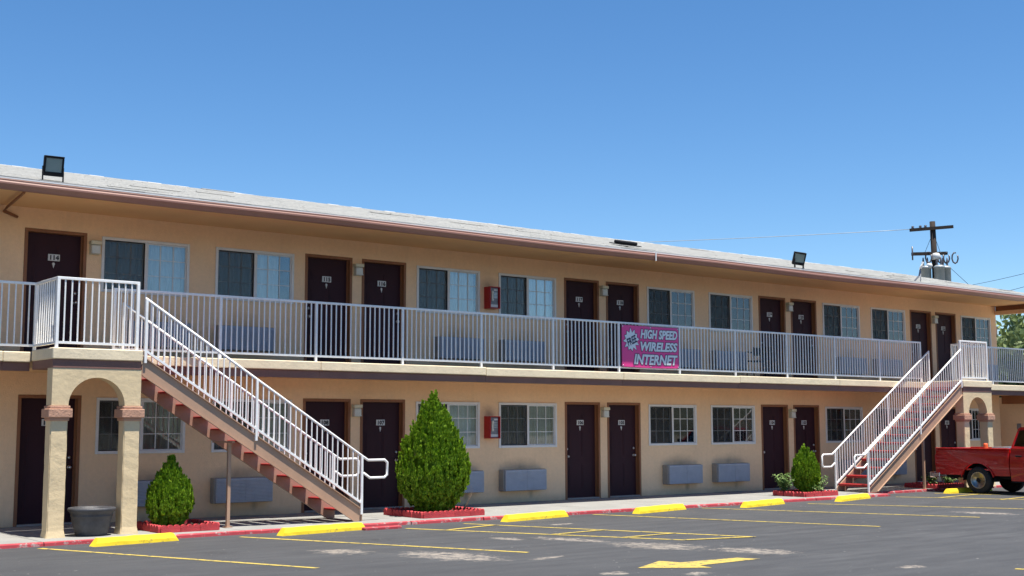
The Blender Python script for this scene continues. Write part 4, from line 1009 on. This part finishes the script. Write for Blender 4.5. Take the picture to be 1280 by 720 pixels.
quad('windscreen', [(c1-.17, .10, 1.08), (c1-.17, Wd-.10, 1.08), (c0+1.09, Wd-.2, rf-.055), (c0+1.09, .2, rf-.055)], 'car_glass', .004)
m = MB(); m.bbox(c0+.35, c0+.55, .25, Wd-.25, .7, 1.35, .05); m.bbox(c0+.35, c0+.9, .25, Wd-.25, .6, .78, .05); m.build('bench_seat', 'black', tr)
for yy in (-.006, Wd+.001):
    m = MB(); side_sheet(m, c0+.10, c1-.16, .40, 1.07, .004); h_ = len(m.v)//2; m2 = MB(); m2.v = m.v[:h_] if yy < 0 else m.v[h_:]; m2.f = [f for f in m.f[:len(m.f)//2]]; m2.mi = [0]*len(m2.f); m2.sm = [True]*len(m2.f); d = m2.build('door', 'truck', tr)
    m = MB(); m.bbox(c0+.16, c0+.30, yy-.03 if yy < 0 else yy+.0, yy+.01 if yy < 0 else yy+.035, .90, .935, .006); m.build('handle', 'black', d)
    m = MB(); m.bbox(c1-.42, c1-.30, -.16 if yy < 0 else Wd+.03, -.03 if yy < 0 else Wd+.16, 1.10, 1.24, .02); m.build('mirror', 'black', d)
# front
m = MB()
side_sheet(m, c1+.012, 3.52, .40, .98, 0, 2.95, .41)
m.prism([(c1-.12, 1.065), (c1+.02, 1.055), (3.35, .995), (3.52, .96), (3.52, .93), (c1, .95)], .004, Wd-.004, 'y'); m.build('bonnet', 'truck', tr)
m = MB(); m.bbox(3.50, 3.56, .03, Wd-.03, .55, .93, .02); m.build('grille', 'black', tr)
for y in (.10, Wd-.32):
    m = MB(); m.bbox(3.555, 3.58, y, y+.22, .72, .88, .01); m.build('headlight', 'lens', tr)
m = MB(); m.bbox(3.52, 3.66, .0, Wd, .40, .54, .03, seg=2); m.build('front_bumper', 'chrome', tr)
m = MB(); m.box(bx0+.1, 3.5, .30, .42, .36, .50); m.box(bx0+.1, 3.5, Wd-.42, Wd-.30, .36, .50); m.tube([(0, .2, .31), (0, Wd-.2, .31)], .05, 8); m.box(bx0+.1, bx1, .4, Wd-.4, .40, .55); m.box(c0, c1, .05, Wd-.05, .30, .329); m.build('chassis', 'black', tr)
m = MB()
for cx_ in (0, 2.95):
    for (y0, y1) in ((.032, .30), (Wd-.30, Wd-.032)):
        n = 12
        for i in range(n):
            a0, a1 = math.pi*i/n, math.pi*(i+1)/n
            m.add([(cx_+.42*math.cos(a0), y0, .31+.42*math.sin(a0)), (cx_+.42*math.cos(a1), y0, .31+.42*math.sin(a1)), (cx_+.42*math.cos(a1), y1, .31+.42*math.sin(a1)), (cx_+.42*math.cos(a0), y1, .31+.42*math.sin(a0))], [(0, 1, 2, 3)])
        m.add([(cx_+.42*math.cos(math.pi*i/n), y1 if y0 < .5 else y0, .31+.42*math.sin(math.pi*i/n)) for i in range(n+1)], [list(range(n+1))])
m.build('wheel_housing', 'black', tr)
def wheel(cx_, cy, sg):
    m = MB(); m.lathe([(.20, -.095), (.27, -.10), (.315, -.085), (.325, -.05), (.325, .05), (.315, .085), (.27, .10), (.20, .095)], 36, (0, 0, 0), axis='y')
    w = m.build('wheel', 'tyre', tr, (cx_, cy, .325), (0, 0, 0 if sg > 0 else math.pi))
    m = MB(); f = -.085
    m.lathe([(.200, -.10), (.195, -.106), (.183, -.10), (.178, f+.035)], 36, axis='y')
    # disc with eight round holes
    n = 64; ro, ri = .178, .065
    bm = bmesh.new()
    import math as _m
    for i in range(8):
        a = 2*math.pi*i/8
        hole = [(.125*math.cos(a)+.027*math.cos(q), .125*math.sin(a)+.027*math.sin(q)) for q in [2*math.pi*k/12 for k in range(12)]]
        lo, hi = a-math.pi/8, a+math.pi/8
        outer = [(ro*math.cos(lo+(hi-lo)*k/6), ro*math.sin(lo+(hi-lo)*k/6)) for k in range(7)]
        inner = [(ri*math.cos(hi-(hi-lo)*k/6), ri*math.sin(hi-(hi-lo)*k/6)) for k in range(7)]
        ring = outer+inner; c_ = (.125*math.cos(a), .125*math.sin(a))
        ring.sort(key=lambda p: math.atan2(p[1]-c_[1], p[0]-c_[0])); hole.sort(key=lambda p: math.atan2(p[1]-c_[1], p[0]-c_[0]))
        # stitch ring (14) to hole (12)
        A, B = ring, hole; ang = lambda p: math.atan2(p[1]-c_[1], p[0]-c_[0]); i1 = j1 = 0
        pts = [(p[0], f+.03-.02*(1-abs(math.hypot(*p)-.12)/.06), p[1]) for p in A]+[(p[0], f+.012, p[1]) for p in B]; fs = []; na, nb = len(A), len(B)
        while i1 < na or j1 < nb:
            ta = ang(A[(i1+1) % na])+(2*math.pi if i1+1 >= na else 0); tb = ang(B[(j1+1) % nb])+(2*math.pi if j1+1 >= nb else 0)
            if j1 >= nb or (i1 < na and ta <= tb): fs.append((i1 % na, (i1+1) % na, na+j1 % nb)); i1 += 1
            else: fs.append((i1 % na, na+(j1+1) % nb, na+j1 % nb)); j1 += 1
        m.add(pts, fs)
    bm.free()
    m.build('rim', 'rim', w)
    m = MB(); m.lathe([(.0, -.115), (.045, -.112), (.055, -.09), (.066, -.06)], 20, axis='y'); m.lathe([(.0, -.03), (.19, -.03)], 24, axis='y'); m.build('hub', 'black', w)
for cx_ in (0, 2.95): wheel(cx_, .115, 1); wheel(cx_, Wd-.115, -1)
# in the bed
t = thing('traffic_cone', 'orange traffic cone standing in the bed of the red pickup', 'traffic cone', (22.2, -3.60, GZ+.60))
m = MB(); m.bbox(-.17, .17, -.17, .17, 0, .03, .01); m.build('base', 'cone', t); m = MB(); m.lathe([(.13, .03), (.125, .06), (.05, .56), (.045, .60), (.03, .605)], 24); m.build('cone_body', 'cone', t)
t = thing('toolbox', 'silver aluminium toolbox across the front of the pickup bed', 'toolbox', (22.27, -4.40, GZ+.60))
m = MB(); m.bbox(-.72, .72, -.22, .22, 0, .46, .02); m.build('box', 'alu', t); m = MB(); m.bbox(-.74, .74, -.24, .24, .461, .53, .02, seg=2); m.build('lid', 'alu', t)

# ------------------------------------------------------------------ utility pole, wires, dish
PX, PY = 53.95, 18.45
t = thing('utility_pole', 'wooden utility pole with crossarms and grey transformers behind the roof', 'utility pole', (PX, PY, 0))
lean = lambda z: (.02*(z-9), -.015*(z-9))
m = MB(); m.tube([(-.1, .1, 0), (0, 0, 6), (lean(10)[0], lean(10)[1], 10), (-.02, .02, 12.75)], [.19, .175, .165, .15], 14); m.build('pole', 'wood', t)
ad = Vector((.62, -.62, 0)).normalized()*1.0; ad = Vector((.86, -.48, 0)).normalized()
def arm(z, a, b_, tilt=0.):
    m = MB(); p, q = ad*a, ad*b_; o = Vector((-.14, -.10, 0)); m.tube([(o+p+Vector((0, 0, z+tilt*a)))[:], (o+q+Vector((0, 0, z+tilt*b_)))[:]], .085, square=True); m.build('crossarm', 'wood', t)
arm(12.35, -1.35, 1.15, .1); arm(10.95, -1.3, .75, .04); 
for a in (-1.2, -.75, -.45):
    m = MB(); c_ = ad*a; m.lathe([(.0, .0), (.05, .0), (.10, .05), (.05, .08), (.09, .13), (.04, .17), (.0, .19)], 12, (c_.x-.14, c_.y-.1, 12.39+.1*a)); m.build('insulator', 'ceramic', t)
for a in (-1.28, -.35, .35, .7, 1.2):
    m = MB(); c_ = ad*a; m.tube([(c_.x-.2, c_.y-.15, 11.3), (c_.x-.2, c_.y-.15, 10.55)] if a < -1 else [(c_.x-.2+.16*math.cos(q_*.7+1.2)*.55, c_.y-.15-.16*math.cos(q_*.7+1.2)*.83, 10.72+.3*math.sin(q_*.7+1.2)) for q_ in range(9)], .04, 6); m.build('fuse_cutout', 'ceramic', t)
rt = Vector((.548, -.836, 0)); fw_ = Vector((.836, .548, 0))
for k, (a, dp) in enumerate(((-.46, -.35), (.24, -.42), (.56, .05))):
    m = MB(); c_ = rt*a+fw_*dp; m.lathe([(.0, 8.9), (.27, 8.9), (.28, 8.94), (.28, 10.10), (.30, 10.11), (.30, 10.18), (.2, 10.26), (.0, 10.28)], 20, (c_.x, c_.y, 0)); tf = m.build('transformer', 'galv', t)
    m = MB()
    for e in (-.12, .10): m.lathe([(.05, 10.2), (.07, 10.28), (.045, 10.34), (.065, 10.44), (.03, 10.72), (0, 10.73)], 10, (c_.x+e*.55, c_.y-e*.83, 0))
    m.build('bushing', 'ceramic', tf)
m = MB(); m.lathe([(.0, 10.98), (.16, 10.95), (.24, 10.84), (.22, 10.62), (.18, 10.60)], 14, (-.16, -.22, 0)); m.lathe([(.0, 10.40), (.12, 10.38), (.17, 10.28), (.14, 10.1), (0, 10.08)], 14, (-.52, -.02, 0)); m.build('service_head', 'plate', t)
m = MB(); m.tube([(-.1, 0, 12.3), (.2, -.3, 10.9)], .012, 5); m.tube([(.1, 0, 12.3), (-.5, .3, 10.9)], .012, 5); m.build('jumper_wire', 'black', t)
def wire(label, pts, r=.014, sag=.3, mt='galv'):
    a, b_ = Vector(pts[0]), Vector(pts[1]); n = 14; m = MB()
    m.tube([(a.lerp(b_, i/n)-Vector((0, 0, sag*4*(i/n)*(1-i/n))))[:] for i in range(n+1)], r, 5); tag(m.build('power_line', mt), label, 'power line', 'power lines by the utility pole')
wire('thin power line running left from the top of the utility pole', ((53.0, 18.9, 12.30), (35.0, 40.0, 12.1)), .016, .15)
wire('thin guy wire slanting down right from the utility pole', ((54.3, 18.2, 10.6), (56.4, 16.1, 7.6)), .012, 0, 'black')
wire('upper of two thin wires at right edge below the utility pole', ((54.4, 17.9, 9.0), (40.2, 3.0, 7.95)), .010, .1, 'black')
wire('lower of two thin wires at right edge below the utility pole', ((52.4, 14.8, 8.2), (38.0, 2.0, 7.25)), .010, .1, 'black')
t = thing('satellite_dish', 'small pale satellite dish on a dark arm at the roof edge', 'satellite dish', (22.55, -1.6, 5.40))
m = MB(); m.tube([(-.18, 0, -.05), (.10, 0, .16), (.16, 0, .34)], .022, 8); m.tube([(-.18, -.05, -.04), (-.18, .05, -.04)], .03, 6); m.tube([(.0, -.1, -.02), (.17, 0, .28)], .012, 6); m.build('mast', 'grey_face', t)
m = MB(); m.lathe([(.0, .03), (.10, .015), (.15, -.02), (.152, -.028), (.10, .006), (.0, .018)], 24); m.build('reflector', 'plate', t, (.16, -.02, .40), (R(-60), 0, R(25))).scale = (.7, .7, .7)
m = MB(); m.bbox(-.05, .05, -.05, .05, -.04, .04, .02); m.build('receiver', 'plate', t, (.20, -.05, .50)).scale = (.6, .6, .6)

# ------------------------------------------------------------------ trees beyond the open end
def tree(x, y, h, rad, seed, label, zc=.62, n=5200, lsz=.16):
    g = np.random.default_rng(seed); t = thing('leafy_tree', label, 'tree', (x, y, 0)); r = random.Random(seed)
    m = MB(); m.tube([(0, 0, -.1), (.1, .05, h*.3), (-.05, .1, h*.6), (0, 0, h*.85)], [.22, .17, .12, .04], 10)
    tips = []
    for k in range(9):
        a = k*2.4+r.random(); z0 = h*r.uniform(.28, .6); q = rad*r.uniform(.5, .9); e = (q*math.cos(a), q*math.sin(a), z0+h*r.uniform(.12, .34)); tips.append(e)
        m.tube([(0, 0, z0), (e[0]*.5, e[1]*.5, z0+(e[2]-z0)*.6), e], [.09, .06, .02], 6)
    m.build('trunk', 'bark', t)
    cl = [(g.normal(0, rad*.45), g.normal(0, rad*.45), h*zc+g.normal(0, h*.15), g.uniform(.35, .75)*rad*.6) for _ in range(26)]+[(e[0], e[1], e[2], rad*.32) for e in tips]
    cl = np.array(cl); idx = g.integers(0, len(cl), n); d = g.normal(0, 1, (n, 3)); d /= np.linalg.norm(d, axis=1)[:, None]
    c = cl[idx, :3]+d*(cl[idx, 3]*g.random(n)**.45)[:, None]; c[:, 2] = np.clip(c[:, 2], h*.12, h)
    u = g.normal(0, 1, (n, 3)); u /= np.linalg.norm(u, axis=1)[:, None]; v = np.cross(u, g.normal(0, 1, (n, 3))); v /= np.linalg.norm(v, axis=1)[:, None]
    s = (lsz*g.uniform(.6, 1.4, n))[:, None]
    vs = np.stack([c-u*s, c+v*s*.45, c+u*s, c-v*s*.45], 1).reshape(-1, 3); fs = np.arange(4*n)
    me = bpy.data.meshes.new('crown'); me.vertices.add(4*n); me.vertices.foreach_set('co', vs.ravel()); me.loops.add(4*n); me.loops.foreach_set('vertex_index', fs.astype(np.int32)); me.polygons.add(n); me.polygons.foreach_set('loop_start', np.arange(0, 4*n, 4, dtype=np.int32)); me.update(calc_edges=True); me.materials.append(M['far_leaf'])
    stuff(put('crown', me, t))
tree(41.0, 7.2, 6.6, 2.3, 21, 'leafy green tree seen through open end of the upper balcony', .52, 6500)
tree(44.6, 5.2, 5.7, 2.4, 22, 'lower green tree right of the one seen through the balcony end', .5, 6500)
tree(47.5, 12.0, 7.4, 3.0, 23, 'darker green tree behind the others beyond the balcony end', .5, 6000, .2)
tree(50.0, 3.0, 5.5, 2.6, 24, 'green tree beyond the right edge past the balcony', lsz=.2)
